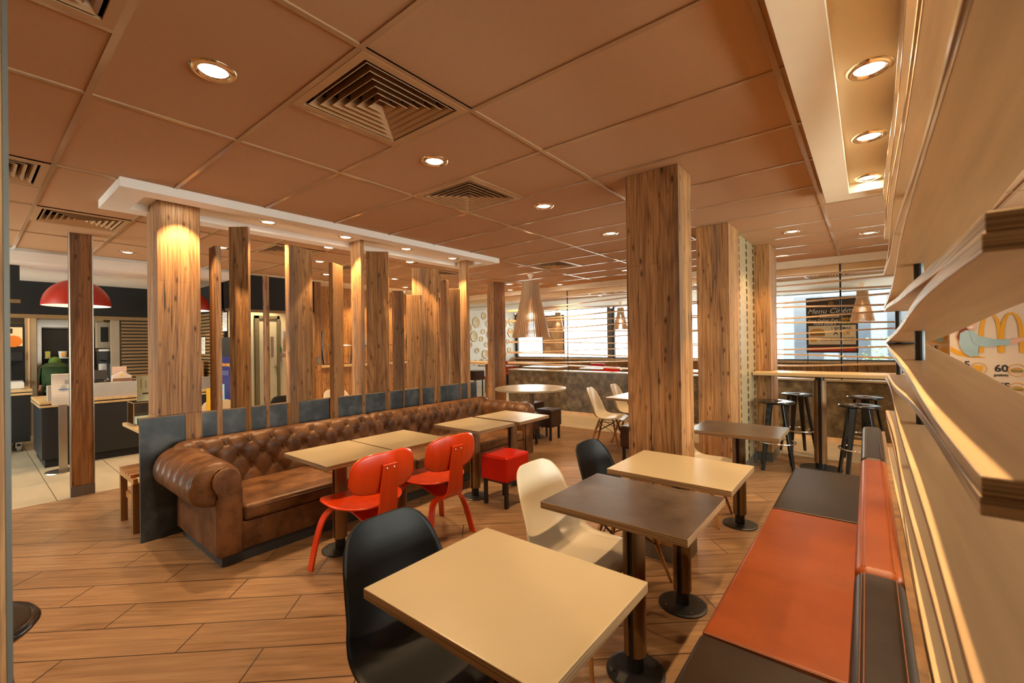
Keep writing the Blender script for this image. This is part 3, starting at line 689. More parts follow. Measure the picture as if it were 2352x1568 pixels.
# ================================================================= SHELL CHAIRS (moulded seat, dowel legs)
def make_shell_chair(mat, label, loc, rz, group):
    t = thing('shell_chair', label, 'chair', loc, rz, group)
    P = [(.235, .408), (.215, .432), (.15, .440), (.05, .430), (-.05, .424), (-.13, .436), (-.185, .480), (-.213, .55), (-.232, .64), (-.252, .73), (-.268, .795), (-.276, .82)]
    Wd = [.150, .200, .226, .234, .236, .234, .228, .216, .204, .186, .150, .098]
    LIFT = [.0, .004, .010, .018, .028, .045, .05, .03, .012, .004, 0, 0]
    WRAP = [0, 0, 0, 0, .01, .035, .065, .075, .062, .045, .025, .012]
    def at(arr, s):
        n = len(arr)-1; x = min(max(s*n, 0), n); i = min(int(x), n-1); f = x-i
        p0, p1, p2, p3 = arr[max(i-1, 0)], arr[i], arr[i+1], arr[min(i+2, n)]
        q = lambda a, b, c, d: .5*((2*b)+(-a+c)*f+(2*a-5*b+4*c-d)*f*f+(-a+3*b-3*c+d)*f**3)
        return tuple(q(*v) for v in zip(p0, p1, p2, p3)) if isinstance(p0, tuple) else q(p0, p1, p2, p3)
    def fn(u, v):
        x, z = at(P, v); w = at(Wd, v); l = at(LIFT, v); wr = at(WRAP, v); s = 2*u-1
        return (x+wr*abs(s)**2.4, s*w, z+l*abs(s)**2.2)
    part('shell', MB().grid(fn, 25, 41), mat, t, smooth=True, solid=.007, fixn=False)
    for sx, sy in ((1, 1), (1, -1), (-1, 1), (-1, -1)):
        top = Vector((.095*sx-.01, .085*sy, .395)); bot = Vector((.20*sx-.01 if sx > 0 else -.225, .205*sy, .0))
        part('leg', MB().tube([top, top.lerp(bot, .25), top.lerp(bot, .97), bot], [.011, .0145, .009, .008], 14), M.legwood, t, smooth=True)
    b = MB(); A = {}
    for sx, sy in ((1, 1), (1, -1), (-1, 1), (-1, -1)):
        top = Vector((.095*sx-.01, .085*sy, .395)); bot = Vector((.20*sx-.01 if sx > 0 else -.225, .205*sy, .0)); A[sx, sy] = (top.lerp(bot, .05), top.lerp(bot, .42))
        b.cyl(top, top+Vector((-.02*sx, -.02*sy, .035)), .006, n=8)
    for p, q in (((1, 1), (1, -1)), ((-1, 1), (-1, -1)), ((1, 1), (-1, 1)), ((1, -1), (-1, -1))):
        b.cyl(A[p][0], A[q][1], .0035, n=8); b.cyl(A[p][1], A[q][0], .0035, n=8); b.cyl(A[p][0], A[q][0], .004, n=8)
    part('wire_brace', b, M.steelblk, t)
    return t
c1 = make_shell_chair(M.shellblk, 'black moulded chair in the foreground at the nearest cream table', (-1.125, .955, 0), 0, 'moulded shell chairs')
c2 = make_shell_chair(M.shellwht, 'cream moulded chair pushed under the brown table, nearest cream one', (-1.105, 1.85, 0), 0, 'moulded shell chairs')
dup(c1, (-1.12, 2.44, 0), 0, 'smaller looking black moulded chair behind the brown topped table', 'moulded shell chairs')
dup(c2, (-1.09, 3.80, 0), 0, 'cream moulded chair mostly hidden by the thick timber pillar', 'moulded shell chairs')
dup(c2, (-2.72, 5.42, 0), math.radians(12), 'cream moulded chair left of the thick pillar, the nearer far one', 'moulded shell chairs')
dup(c2, (-2.67, 6.02, 0), math.radians(8), 'cream moulded chair left of the thick pillar, the farther one', 'moulded shell chairs')
dup(c2, (-5.66, 1.86, 0), math.radians(0), 'pale moulded chair back showing over the grey panel beside the big clad column', 'moulded shell chairs')
dup(c1, (-5.46, 2.52, 0), math.radians(0), 'black moulded chair back showing over the grey panel before the service door', 'moulded shell chairs')
dup(c2, (-5.65, 3.30, 0), math.radians(0), 'pale moulded chair edge showing beside the leaning plank over the grey panel', 'moulded shell chairs')
# ================================================================= RED PLYWOOD CHAIRS
def make_ply_chair(label, loc, rz, group):
    t = thing('plywood_chair', label, 'chair', loc, rz, group)
    def sup(u, v, e=2.6):
        a = 2*PI*u; ca, sa = math.cos(a), math.sin(a); k = (abs(ca)**e+abs(sa)**e)**(-1/e); return v*k*ca, v*k*sa
    def seat(u, v):
        x, y = sup(u, v); X = x*.225+.03; Y = y*.245
        z = .425+.030*abs(y)**2.2+ .012*x - .035*max(0, x-.55)**1.5 + .02*max(0, -x)**2
        return (X, Y, z)
    part('seat', MB().grid(seat, 56, 12, True), M.red, t, smooth=True, solid=.010, fixn=False)
    def back(u, v):
        y, z = sup(u, v, 2.9); Y = y*.235*(1-.09*z); Z = .655+z*.125+.018*abs(y)**2*(1 if z > 0 else -.2)
        return (-.262+.055*abs(y)**2-.10*(Z-.655)+.015*z*z, Y, Z)
    part('backrest', MB().grid(back, 56, 12, True), M.red, t, smooth=True, solid=.010, fixn=False)
    sp = [(.16, .372), (.02, .362), (-.10, .338), (-.19, .322), (-.222, .335), (-.245, .375), (-.258, .45), (-.266, .55), (-.276, .64), (-.284, .71)]
    pts = []
    for i in range(len(sp)-1):
        for k in range(4):
            f = k/4; p0, p1, p2, p3 = sp[max(i-1, 0)], sp[i], sp[i+1], sp[min(i+2, len(sp)-1)]
            q = lambda a, b_, c, d: .5*((2*b_)+(-a+c)*f+(2*a-5*b_+4*c-d)*f*f+(-a+3*b_-3*c+d)*f**3)
            pts.append((q(p0[0], p1[0], p2[0], p3[0]), 0, q(p0[1], p1[1], p2[1], p3[1])))
    pts.append((sp[-1][0], 0, sp[-1][1]))
    n = len(pts); ws = [.19-.05*min(1, abs(i/n-.35)*2.2) if i/n < .5 else .15-.05*(i/n-.5)/.5 for i in range(n)]
    sp_ = part('spine', MB().ribbon(pts, ws, .012, (0, 1, 0)), M.red, t, bevel=.004)
    for nm, x, zt, w, yw, bx in (('front_leg_frame', .165, .375, .055, .185, .215), ('rear_leg_frame', -.155, .318, .055, .13, -.215)):
        pp = []
        half = [(x+(bx-x)*1.0, yw+.075, 0.0), (x+(bx-x)*.55, yw+.045, .5*zt), (x+(bx-x)*.2, yw+.018, .80*zt), (x, yw-.01, .93*zt), (x, yw-.05, .99*zt), (x, yw-.10, zt)]
        q = []
        for i in range(len(half)-1):
            for k in range(5):
                f = k/5; P4 = [half[max(i-1, 0)], half[i], half[i+1], half[min(i+2, len(half)-1)]]
                q.append(tuple(.5*((2*P4[1][c])+(-P4[0][c]+P4[2][c])*f+(2*P4[0][c]-5*P4[1][c]+4*P4[2][c]-P4[3][c])*f*f+(-P4[0][c]+3*P4[1][c]-3*P4[2][c]+P4[3][c])*f**3) for c in range(3)))
        q.append((x, 0, zt)); full = q + [(a, -b_, c) for a, b_, c in q[:-1][::-1]]
        part(nm, MB().ribbon(full, w, .014, (1, 0, 0)), M.red, t, bevel=.003)
    b = MB()
    for y in (-.026, .026): b.lathe([(0, .004), (.006, .002), (.0065, 0)], 12, c=(0, 0, 0)); b.v[-36:] = [(-.291-p[2], y+p[0], .685+p[1]) for p in b.v[-36:]]
    part('bolts', b, M.chrome, sp_)
    return t
r1 = make_ply_chair('red plywood chair nearest the camera, facing the sofa', (-2.585, 1.645, 0), math.radians(180), 'red plywood chairs')
dup(r1, (-2.60, 2.245, 0), math.radians(178), 'second red plywood chair, next to the red cube stool', 'red plywood chairs')
# ================================================================= CUBE STOOLS
def make_cube(mat, label, loc, rz, group, z0=.215, z1=.45, w=.31, d=.33):
    t = thing('cube_stool', label, 'stool', loc, rz, group)
    part('cushion', MB().box(-w/2, w/2, -d/2, d/2, z0, z1), mat, t, bevel=.022)
    b = MB()
    for s in (-1, 1):
        for (p, q) in (((s*(w/2-.012), -d/2+.02, z1-.004), (s*(w/2-.012), d/2-.02, z1-.004)), ((-w/2+.02, s*(d/2-.012), z1-.004), (w/2-.02, s*(d/2-.012), z1-.004))): b.tube([p, q], .003, 6)
    part('piping', b, mat, t)
    part('frame', MB().box(-w/2+.02, w/2-.02, -d/2+.02, d/2-.02, z0-.012, z0+.002), M.steelblk, t)
    for sx in (-1, 1):
        for sy in (-1, 1): part('leg', MB().box(sx*(w/2-.035)-.014, sx*(w/2-.035)+.014, sy*(d/2-.035)-.014, sy*(d/2-.035)+.014, 0, z0-.01), M.steelblk, t)
    return t
make_cube(M.redvinyl, 'red vinyl cube stool on black legs beside the red chairs', (-2.585, 3.085, 0), 0, 'cube stools', z0=.225)
u = make_cube(M.brownvinyl, 'dark brown cube stool nearest the round table, left one', (-3.80, 5.0, 0), 0, 'cube stools', .2, .45, .29, .29)
dup(u, (-3.76, 5.52, 0), 0, 'dark brown cube stool right of the round table column', 'cube stools')
dup(u, (-4.42, 6.02, 0), 0, 'dark brown cube stool peeking out behind the round table column', 'cube stools')
dup(u, (-2.14, 4.98, 0), 0, 'dark brown cube stool half hidden behind the left edge of the thick pillar', 'cube stools')
# ================================================================= BAR STOOLS
def make_stool(label, loc, rz, group, h=.755):
    t = thing('bar_stool', label, 'stool', loc, rz, group)
    part('seat', MB().lathe([(.020, h-.030), (.14, h-.030), (.170, h-.022), (.178, h-.010), (.172, h-.001), (.155, h+.001), (.030, h-.004), (.022, h-.008), (.020, h-.030)], 56), M.darkwood, t, smooth=True)
    for k in range(4):
        a = PI/4+PI*k/2; c, s = math.cos(a), math.sin(a)
        pts = [(.095*c, .095*s, h-.028), (.12*c, .12*s, h*.72), (.165*c, .165*s, h*.36), (.205*c, .205*s, 0)]
        part('leg', MB().ribbon(pts, [.062, .052, .040, .030], .024, (-s, c, 0)), M.darkwood, t, bevel=.003)
    b = MB(); R = .176; b.tube([(R*math.cos(2*PI*k/48), R*math.sin(2*PI*k/48), .30) for k in range(48)], .0085, 10, closed=True)
    part('foot_ring', b, M.chrome, t, smooth=True)
    return t
s1 = make_stool('black round bar stool at the left end of the bar table, nearest of that pair', (-.80, 5.70, 0), math.radians(10), 'black bar stools')
dup(s1, (-.70, 6.62, 0), math.radians(30), 'black round bar stool behind the left end of the bar table', 'black bar stools')
dup(s1, (-.075, 5.79, 0), math.radians(15), 'black round bar stool right of the bar table column, nearest of that pair', 'black bar stools')
dup(s1, (-.03, 6.66, 0), math.radians(40), 'black round bar stool right of the column, behind the bar table', 'black bar stools')
far_stool = dup(s1, (-1.825, -.045, 0), math.radians(20), 'black round stool cut by the left picture edge behind the blurred post', 'black bar stools')
far_stool.scale = (1, 1, .945)
# ================================================================= CHESTERFIELD SOFA
SX, SY = -3.72, 2.72
t = thing('chesterfield_sofa', 'long aged brown leather sofa with buttoned back and rolled arms', 'sofa', (SX, SY, 0))
def catmull(P, s):
    n = len(P)-1; x = min(max(s*n, 0), n-1e-6); i = int(x); f = x-i
    Q = [P[max(i-1, 0)], P[i], P[i+1], P[min(i+2, n)]]
    return tuple(.5*((2*Q[1][c])+(-Q[0][c]+Q[2][c])*f+(2*Q[0][c]-5*Q[1][c]+4*Q[2][c]-Q[3][c])*f*f+(-Q[0][c]+3*Q[1][c]-3*Q[2][c]+Q[3][c])*f**3) for c in (0, 1))
def arc_table(P, n=200):
    pts = [catmull(P, k/n) for k in range(n+1)]; d = [0]
    for a, b in zip(pts, pts[1:]): d.append(d[-1]+math.dist(a, b))
    return pts, d
def tuft(p, q, qtop):
    """p along (1 = one button pitch), q up the profile in button rows; above the top row only straight pleats remain"""
    d = lambda a, b: (abs(math.sin(PI*a))*abs(math.sin(PI*b)))**.20
    if q < qtop: h = d(p+q, p-q)
    else:
        a = abs(math.sin(PI*(p+qtop))); f = min(1, (q-qtop)*1.6); h = (1-f)*d(p+q, p-q)+f*(.80+.20*a**.3)
    k = round(q*2); r = 9
    if k >= 1 and k <= 2*qtop:
        off = 0 if k % 2 == 0 else .5
        dp = (p-off)-round(p-off); dq = (q-k/2)*1.2; r = math.hypot(dp, dq)
        h -= .95*math.exp(-(r/.15)**2)
    return h
BP = [(-3.925, .34), (-3.945, .45), (-3.962, .55), (-3.968, .62), (-3.985, .675), (-4.02, .710), (-4.062, .720), (-4.098, .706), (-4.120, .66), (-4.126, .60), (-4.126, .50)]
bp, bd = arc_table(BP); LB = bd[-1]
def prof(tab, dist, s):
    import bisect
    x = s*dist[-1]; i = min(max(bisect.bisect_right(dist, x)-1, 0), len(tab)-2); f = (x-dist[i])/(dist[i+1]-dist[i]+1e-9)
    p = tuple(a+(b_-a)*f for a, b_ in zip(tab[i], tab[i+1])); tx, tz = tab[i+1][0]-tab[i][0], tab[i+1][1]-tab[i][1]; l = math.hypot(tx, tz)+1e-9
    return p, (tz/l, -tx/l)
PITCH = .174; ROW = .105; Q0 = .03; TOPQ = 1.5
Y0, Y1 = .935, 4.51
def back(u, v):
    y = Y0+(Y1-Y0)*u; (x, z), (nx, nz) = prof(bp, bd, v); s = v*LB
    q = (s-Q0)/(ROW*2); p = (y-1.22)/PITCH
    h = .022*tuft(p, q, TOPQ)-.010
    if abs(y-2.64) < .03: h -= .018*(1-abs(y-2.64)/.03)
    fade = 1 if s < LB*.8 else max(0, 1-(s-LB*.8)/(LB*.2))
    x, z = x+nx*h*fade, z+nz*h*fade
    e = max(0, 1.06-y, y-4.385)/.125
    if e > 0: k = math.sqrt(max(0, 1-e*e))*.98+.02; x, z = -4.05+(x+4.05)*k, .56+(z-.56)*k
    return (x-SX, y-SY, z)
sofa_back = part('backrest', MB().grid(back, 460, 72), M.leather, t, smooth=True, fixn=False)
def buttons(fn_pos, lst):
    proto = None
    for (p, nrm) in lst:
        if proto is None:
            b = MB(); b.lathe([(0, .006), (.006, .005), (.0095, .001), (.0095, -.003), (0, -.003)], 12)
            proto = part('button', b, M.leather, sofa_back, smooth=True); o = proto
        else:
            o = proto.copy(); COL.objects.link(o); o.parent = sofa_back
        o.location = p; o.rotation_mode = 'QUATERNION'; o.rotation_quaternion = Vector((0, 0, 1)).rotation_difference(Vector(nrm))
lst = []
for row, q in enumerate((.5, 1.0, 1.5)):
    s = (Q0+q*ROW*2)/LB
    for k in range(-1, 20):
        y = 1.22+PITCH*(k+(.5 if row != 1 else 0))
        if not (1.2 < y < 4.22): continue
        (x, z), (nx, nz) = prof(bp, bd, s)
        lst.append(((x-nx*.006-SX, y-SY, z-nz*.006), (nx, 0, nz)))
buttons(None, lst)
# arms: profile in (y, z), swept along x
AP = [(1.172, .34), (1.172, .45), (1.165, .55), (1.145, .625), (1.10, .670), (1.04, .688), (.975, .678), (.915, .640), (.880, .580), (.872, .515), (.895, .450), (.945, .415), (1.0, .405)]
ap, ad_ = arc_table(AP); LA = ad_[-1]
OP = [(1.157, .34), (1.157, .45), (1.157, .55), (1.142, .605), (1.10, .645), (1.04, .652), (1.0, .622), (.985, .588), (.985, .55), (.99, .53), (1.0, .51), (1.012, .49), (1.015, .47)]
op, od_ = arc_table(OP)
def arm(mir):
    def f(u, v):
        x = -4.120+.850*u; (y, z), (ny, nz) = prof(ap, ad_, v); s = v*LA; ny, nz = -ny*-1, nz
        px = (x+3.335)/.135; a = abs(math.sin(PI*px)); h = .008*(a**.35)-.004
        for bs, off in ((.56, .5), (.72, 0)):
            dx = (abs(((px+off) % 1)-.5)*2-1)*.135/2; ds = s-bs*LA if True else 0
            dd = math.hypot((((px+off+.5) % 1)-.5)*.135, s-bs*LA); h -= .009*math.exp(-(dd/.018)**2)
        if s < .12 or s > LA*.93: h *= .3
        yy, zz = y+ny*h, z+nz*h
        if x > -3.335:
            k = min(1, (x+3.335)/.055); k = 1-math.sqrt(max(0, 1-k*k)); (oy, oz), _ = prof(op, od_, v); w_ = .007*(abs(math.sin(v*26))**.4)*4*k*(1-k)
            yy += (oy-yy)*k+ny*w_; zz += (oz-zz)*k+nz*w_
        if mir: yy = 5.445-yy
        return (x-SX, yy-SY, zz)
    part('armrest', MB().grid(f, 130, 70), M.leather, t, smooth=True, fixn=True)
    # front panel, keyhole outline
    out = [(1.155, .08), (1.155, .56), (1.148, .595), (1.125, .632), (1.085, .652), (1.04, .650), (1.003, .625), (.985, .588), (.985, .545), (1.0, .508), (1.012, .49), (1.015, .47), (1.015, .08)]
    if mir: out = [(5.445-y, z) for y, z in out]
    pts = [(y-SY, z) for y, z in out]
    b = MB(); b.prism_m(pts, .025, basis((-3.272-SX, 0, 0), (0, 1, 0), (0, 0, 1))); part('arm_front', b, M.leather, t, bevel=.009)
    # gathered leather around the front panel
    body = [(1.018, 1.168)]; y0, y1 = (1.012, 1.170) if not mir else (5.445-1.170, 5.445-1.012)
    part('arm_body', MB().box(-4.12-SX, -3.272-SX, y0-SY, y1-SY, .08, .46), M.leather, t, bevel=.012)
arm(False); arm(True)
# seat cushions with welt
for a, b_ in ((1.178, 1.93), (1.936, 2.64), (2.646, 3.45), (3.456, 4.268)):
    cx, cy = -3.61, (a+b_)/2
    def f(u, v, a=a, b_=b_):
        # superellipse plan, domed top
        return None
    sc_ = part('seat_cushion', MB().box(-3.935-SX, -3.272-SX, a-SY, b_-SY, .262, .372), M.leather, t, bevel=.028)
    part('welt', MB().tube([(-3.274-SX, a+.02-SY, .345), (-3.271-SX, (a+b_)/2-SY, .346), (-3.274-SX, b_-.02-SY, .345)], .004, 6), M.leather, sc_)
part('front_rail', MB().box(-3.95-SX, -3.285-SX, 1.165-SY, 4.28-SY, .08, .262), M.leather, t, bevel=.006)
part('plinth', MB().box(-4.12-SX, -3.30-SX, 1.05-SY, 4.39-SY, 0, .08), M.plinth, t)
# ================================================================= PLANK SCREEN behind the sofa
t = thing('grey_panel', 'low slate grey panel wall behind the leather sofa', 'partition', (-4.2, 2.61, 0))
part('panel', MB().box(-.015, .015, -1.80, 1.80, 0, .912), M.panel, t)
part('edge_strip', MB().box(-.0155, .0155, -1.802, 1.80, .912, .921), M.plyedge, t)
t = thing('clad_column', 'tall column clad in reclaimed boards reaching the raft, its top lit', 'pillar', (-4.34, 1.06, 0))
part('cladding', MB().box(-.13, .160, -.14, .14, .923, CH-.012), M.recl_big, t, bevel=.004)
part('lower_cladding', MB().box(-.13, .122, -.14, .14, 0, .923), M.recl_big, t)
part('front_board', MB().box(.122, .160, .03, .14, 0, .923), M.recl, t)
PL = [('plank', (-4.333, 1.305), (-4.185+.004, 1.305), (0, 1), .042, 2.279, 'slim square reclaimed post right of the clad column', 'recl'),
 ('plank', (-4.289, 1.44), (-4.16, 1.544), (-.63, .78), .034, 2.479, 'broad dark reclaimed plank left of the thinnest post', 'recl_dark'),
 ('plank', (-4.220, 1.684), (-4.180, 1.691), (-.17, .98), .036, 2.078, 'thinnest and shortest post on the left of the plank screen', 'recl'),
 ('plank', (-4.147, 1.886), (-4.259, 2.163), (-.93, -.37), .049, 2.379, 'widest plank turned edge-on with a bright yellow left edge', 'recl'),
 ('plank', (-4.135, 2.304), (-4.26, 2.489), (-.83, -.56), .041, 2.269, 'plank turned away, its sloping top left of the post reaching the raft', 'recl'),
 ('plank', (-4.375, 2.648), (-4.181, 2.648), (0, 1), .042, CH-.012, 'post reaching the white raft in the middle of the screen', 'recl_pale'),
 ('plank', (-4.306, 2.792), (-4.152, 2.975), (-.77, .64), .045, 2.479, 'wide plank with a diagonal shadow across its top', 'recl'),
 ('plank', (-4.267, 3.098), (-4.173, 3.189), (-.69, .72), .045, 2.066, 'short dark plank right of the one with the diagonal shadow', 'recl_dark'),
 ('plank', (-4.296, 3.325), (-4.158, 3.433), (-.62, .79), .045, 2.034, 'shortest wide plank, its flat top in front of a taller one', 'recl'),
 ('plank', (-4.352, 3.457), (-4.132, 3.702), (-.74, .67), .045, 2.379, 'tall wide plank behind the shortest wide one', 'recl'),
 ('plank', (-4.276, 3.842), (-4.184, 3.874), (-.34, .94), .06, 2.264, 'narrow plank fourth from the right end of the screen', 'recl'),
 ('plank', (-4.275, 4.001), (-4.168, 4.091), (-.64, .77), .05, 2.165, 'short dark plank beside the last post of the screen', 'recl_dark'),
 ('plank', (-4.322, 4.23), (-4.181, 4.23), (0, 1), .058, CH-.012, 'last post of the screen, reaching the right end of the raft', 'recl_pale')]
for nm, e0, e1, n, th, z, lb, mt in PL:
    c = ((e0[0]+e1[0])/2+n[0]*th/2, (e0[1]+e1[1])/2+n[1]*th/2)
    poly = [e0, e1, (e1[0]+n[0]*th, e1[1]+n[1]*th), (e0[0]+n[0]*th, e0[1]+n[1]*th)]
    b = MB(); b.prism(poly, 0, z)
    o = part('timber_plank', b, getattr(M, mt), None, bevel=.0025, loc=(c[0], c[1], 0)); tag(o, lb, 'plank', 'upright planks of the screen')
# ================================================================= PENDANTS
def make_pendant(label, loc, H, R0, R1, ztop, group):
    """slatted birch shade; loc = (x, y) on the ceiling, ztop = top of shade"""
    t = thing('slat_pendant', label, 'pendant lamp', (loc[0], loc[1], CH), 0, group)
    n = 50; zt = ztop-CH; zb = zt-H
    prof = [(R0, zt), (R0, zt-.10*H), (R0*1.02, zt-.30*H), (R0+(R1-R0)*.24, zt-.45*H), (R0+(R1-R0)*.62, zt-.72*H), (R1, zb)]
    for k in range(n):
        a = 2*PI*k/n; c, s = math.cos(a), math.sin(a)
        pts = [(r*c, r*s, z) for r, z in prof]
        part('slat', MB().ribbon(pts, [.012, .018, .030*H/.62, .034*H/.62, .034*H/.62, .034*H/.62], .0125*H/.9, (c, s, 0)), M.birchslat, t)
    b = MB()
    for f_, in ((.06,), (.72,), (.78,), (.92,)):
        z = zt-f_*H; r = prof[0][0]*.97
        for (ra, za), (rb, zb_) in zip(prof, prof[1:]):
            if zb_ <= z <= za: r = (ra+(rb-ra)*(za-z)/(za-zb_+1e-9))*.965
        b.tube([(r*math.cos(2*PI*k/32), r*math.sin(2*PI*k/32), z) for k in range(32)], .0035*H/.6, 6, closed=True)
    part('hoops', b, M.birchslat, t)
    part('inner_shade', MB().lathe([(R0*.93, zt-.005), (R0*.93, zt-.31*H)], 32), M.birchslat, t, smooth=True)
    part('canopy', MB().lathe([(.0, 0), (.055, 0), (.05, -.02), (.012, min(-.06, zt*.75)), (0, min(-.06, zt*.75))], 24), M.white, t, smooth=True)
    part('cable', MB().cyl((0, 0, zt-.3*H), (0, 0, -.05), .003, n=6), M.white, t)
    ld = bpy.data.lights.new('bulb', 'POINT'); ld.energy = 2; ld.color = WARM; ld.shadow_soft_size = .05
    lo = bpy.data.objects.new('bulb', ld); COL.objects.link(lo); lo.parent = t; lo.location = (0, 0, zt-.62*H)
    return t
make_pendant('large slatted wooden pendant lamp over the round table', (-4.29, 5.83), .91, .138, .285, 2.44, 'slatted wooden pendants')
q = make_pendant('distant slatted wooden pendant in front of the right window by the black poster', (-.07, 11.4), .62, .09, .185, 2.41, 'slatted wooden pendants')
dup(q, (-5.45, 11.7, CH), 0, 'distant slatted wooden pendant right next to the thick timber pillar', 'slatted wooden pendants')
dup(q, (-7.75, 12.0, CH), 0, 'distant slatted wooden pendant in front of the tan poster', 'slatted wooden pendants')
# red enamel lamps over the service counter
def make_dome(label, loc, zb, R, H):
    t = thing('dome_pendant', label, 'pendant lamp', (loc[0], loc[1], zb), 0, 'red dome pendants')
    pr = [(R*math.cos(a), H*math.sin(a)) for a in [PI/2*k/12 for k in range(13)]]
    part('shade', MB().lathe(pr, 48), M.redmetal, t, smooth=True, fixn=False)
    part('inner_shade', MB().lathe([(r*.985, z*.97) for r, z in pr], 48), M.white, t, smooth=True, fixn=False)
    part('cable', MB().cyl((0, 0, H*.98), (0, 0, 2.43-zb), .004, n=8), M.black, t)
    part('diffuser', MB().lathe([(0, .10), (.05, .10), (.06, .13), (0, .16)], 16), M.lamp, t)
    ld = bpy.data.lights.new('bulb', 'SPOT'); ld.energy = 18; ld.color = WARM; ld.spot_size = 2.2; ld.shadow_soft_size = .05
    lo = bpy.data.objects.new('bulb', ld); COL.objects.link(lo); lo.parent = t; lo.location = (0, 0, .08)
make_dome('red dome lamp behind the free standing timber post', (-7.8, .905), 1.985, .325, .33)
make_dome('red dome lamp mostly hidden behind the clad column', (-7.8, 2.02), 1.985, .325, .33)
# ================================================================= SERVICE AREA
KX = -9.4
b = MB().box(KX-.1, -7.35, -3, 2.48, 2.43, CH-.001); struct('trim_5', b, M.white)
struct('trim_6', MB().box(-7.35, -7.34, -3, 2.48, 2.545, 2.575), M.steel)
b = MB().box(KX-.08, KX, -3, 2.48, 1.95, 2.43); b.box(KX, -7.62, 2.48, 2.56, 2.03, CH-.002); b.box(-7.68, -7.60, 2.48, 3.88, 2.03, CH-.002)
struct('wall_counter', b, M.black)
b = MB().box(KX-.02, KX+.03, -3, 1.60, 1.895, 1.95); b.box(KX-.02, KX+.03, 1.6, 2.48, 1.895, 1.95); b.box(-7.66, -7.585, 2.5, 3.88, 1.99, 2.03)
struct('trim_7', b, M.slatwood)
def slats(name, x0, x1, y0, y1, z0, z1, axis, label):
    t = thing(name, label, 'wall panel', ((x0+x1)/2, (y0+y1)/2, z0)); cx, cy = (x0+x1)/2, (y0+y1)/2
    d = .012
    part('backing', MB().box(x0-cx, x1-cx, y0-cy, y1-cy, 0, z1-z0), M.black, t)
    n = int((z1-z0)/.054); b = MB()
    for k in range(n):
        z = k*.054
        if axis == 'x': b.box(x1-cx, x1-cx+d, y0-cy, y1-cy, z+.006, z+.040)
        else: b.box(x0-cx, x1-cx, y0-cy-d, y0-cy, z+.006, z+.040)
    part('slats', b, M.slatwood, t)
slats('slat_wall', KX-.04, KX, 1.60, 2.47, 0.0, 1.895, 'x', 'horizontal oak slat wall panel between the two timber columns')
slats('slat_wall', KX, -7.62, 2.485, 2.54, 0.0, 2.03, 'y', 'horizontal oak slat wall panel running towards the service door, papers pinned on it')
# papers on the slat wall (face -y)
def paper(x, z, w, h, lb, lines=9):
    t = thing('pinned_paper', lb, 'paper', (x, 2.468, z))
    part('sheet', MB().box(-w/2, w/2, -.0015, .0015, -h/2, h/2), M.paper, t)
    b = MB()
    for k in range(lines): b.box(-w*.38, w*(.38 if k % 3 else .2), -.0025, -.0014, h*(.4-.8*k/lines)-.003, h*(.4-.8*k/lines)+.003)
    part('print', b, M.ink, t)
paper(-7.535, 1.82, .17, .28, 'white notice pinned high on the slat wall, left of the broad dark plank')
paper(-8.5, 1.47, .17, .27, 'white notice pinned lower on the slat wall, just right of the clad column')
# brown menu card stand and blue leaflet kiosk
M.cardbrown = plain('brown card', (.22, .10, .05), .5)
t = thing('menu_card', 'brown upright menu card with food pictures near the clad column', 'sign', (-8.42, 2.40, .949))
part('card', MB().box(-.16, .16, -.004, .004, 0, .27), M.cardbrown, t)
for k in range(3): part('food_picture', MB().cyl((0, -.004, .06+.075*k), (0, -.006, .06+.075*k), .028, n=16), M.gold if k != 1 else M.redink, t)
text('BURGERS', .03, (0, -.006, .255), (1, 0, 0), M.paper, t) if False else None
M.kioskblue = plain('deep blue print', (.018, .022, .13), .4)
t = thing('leaflet_kiosk', 'deep blue leaflet kiosk with yellow lettering behind the plank screen', 'display stand', (-7.30, 2.40, 0))
part('panel', MB().box(-.22, .22, -.02, .02, .35, 1.30), M.kioskblue, t)
part('dark_header', MB().box(-.22, .22, -.02, .02, 1.30, 1.58), M.black, t)
part('foot', MB().box(-.22, .22, -.05, .05, 0, .35), M.kioskblue, t)
text('EUROPA PARK', .062, (-.19, -.023, 1.18), (1, 0, 0), M.gold, t, bold=.01, align='LEFT')
part('badge', MB().box(-.18, .18, -.026, -.02, 1.03, 1.10), plain('slate blue print', (.06, .07, .18), .4), t)
part('badge_mark', MB().box(-.16, -.11, -.03, -.026, 1.04, 1.09), M.gold, t)
part('leaflet', MB().box(-.20, .02, -.034, -.022, .66, .90), plain('pale blue leaflet', (.25, .45, .62), .4), t)
part('picture', MB().cyl((-.09, -.034, .76), (-.09, -.038, .76), .07, n=20), plain('peach print', (.75, .5, .38), .5), t)
part('leaflet', MB().box(-.20, .02, -.034, -.022, .40, .60), M.paper, t)
# counter
t = thing('service_counter', 'black service counter with double oak edge and steel guard', 'counter', (-8.28, 1.55, 0))
cx, cy = -8.28, 1.55
part('body', MB().box(-8.80-cx, -7.77-cx, .585-cy, 2.46-cy, .10, .735), M.steelblk, t)
part('toe_kick', MB().box(-8.8-cx, -7.80-cx, .61-cy, 2.46-cy, 0, .10), M.black, t)
b = MB().box(-8.82-cx, -7.75-cx, .565-cy, 2.47-cy, .735, .760); b.box(-8.82-cx, -7.75-cx, .565-cy, 2.47-cy, .775, .805); part('worktop_edge', b, M.barwood, t)
part('shadow_gap', MB().box(-8.8-cx, -7.765-cx, .58-cy, 2.465-cy, .760, .775), M.black, t)
part('steel_guard', MB().box(-7.95-cx, -7.80-cx, .64-cy, 2.46-cy, .805, .99), plain('pale satin metal', (.42, .40, .37), .35, .3), t)
t = thing('service_trolley', 'black trolley cabinet on castors at the far left with oak edged top', 'cabinet', (-9.7, .2, 0))
part('body', MB().box(-.4, .4, -.6, .39, .14, .80), M.black, t)
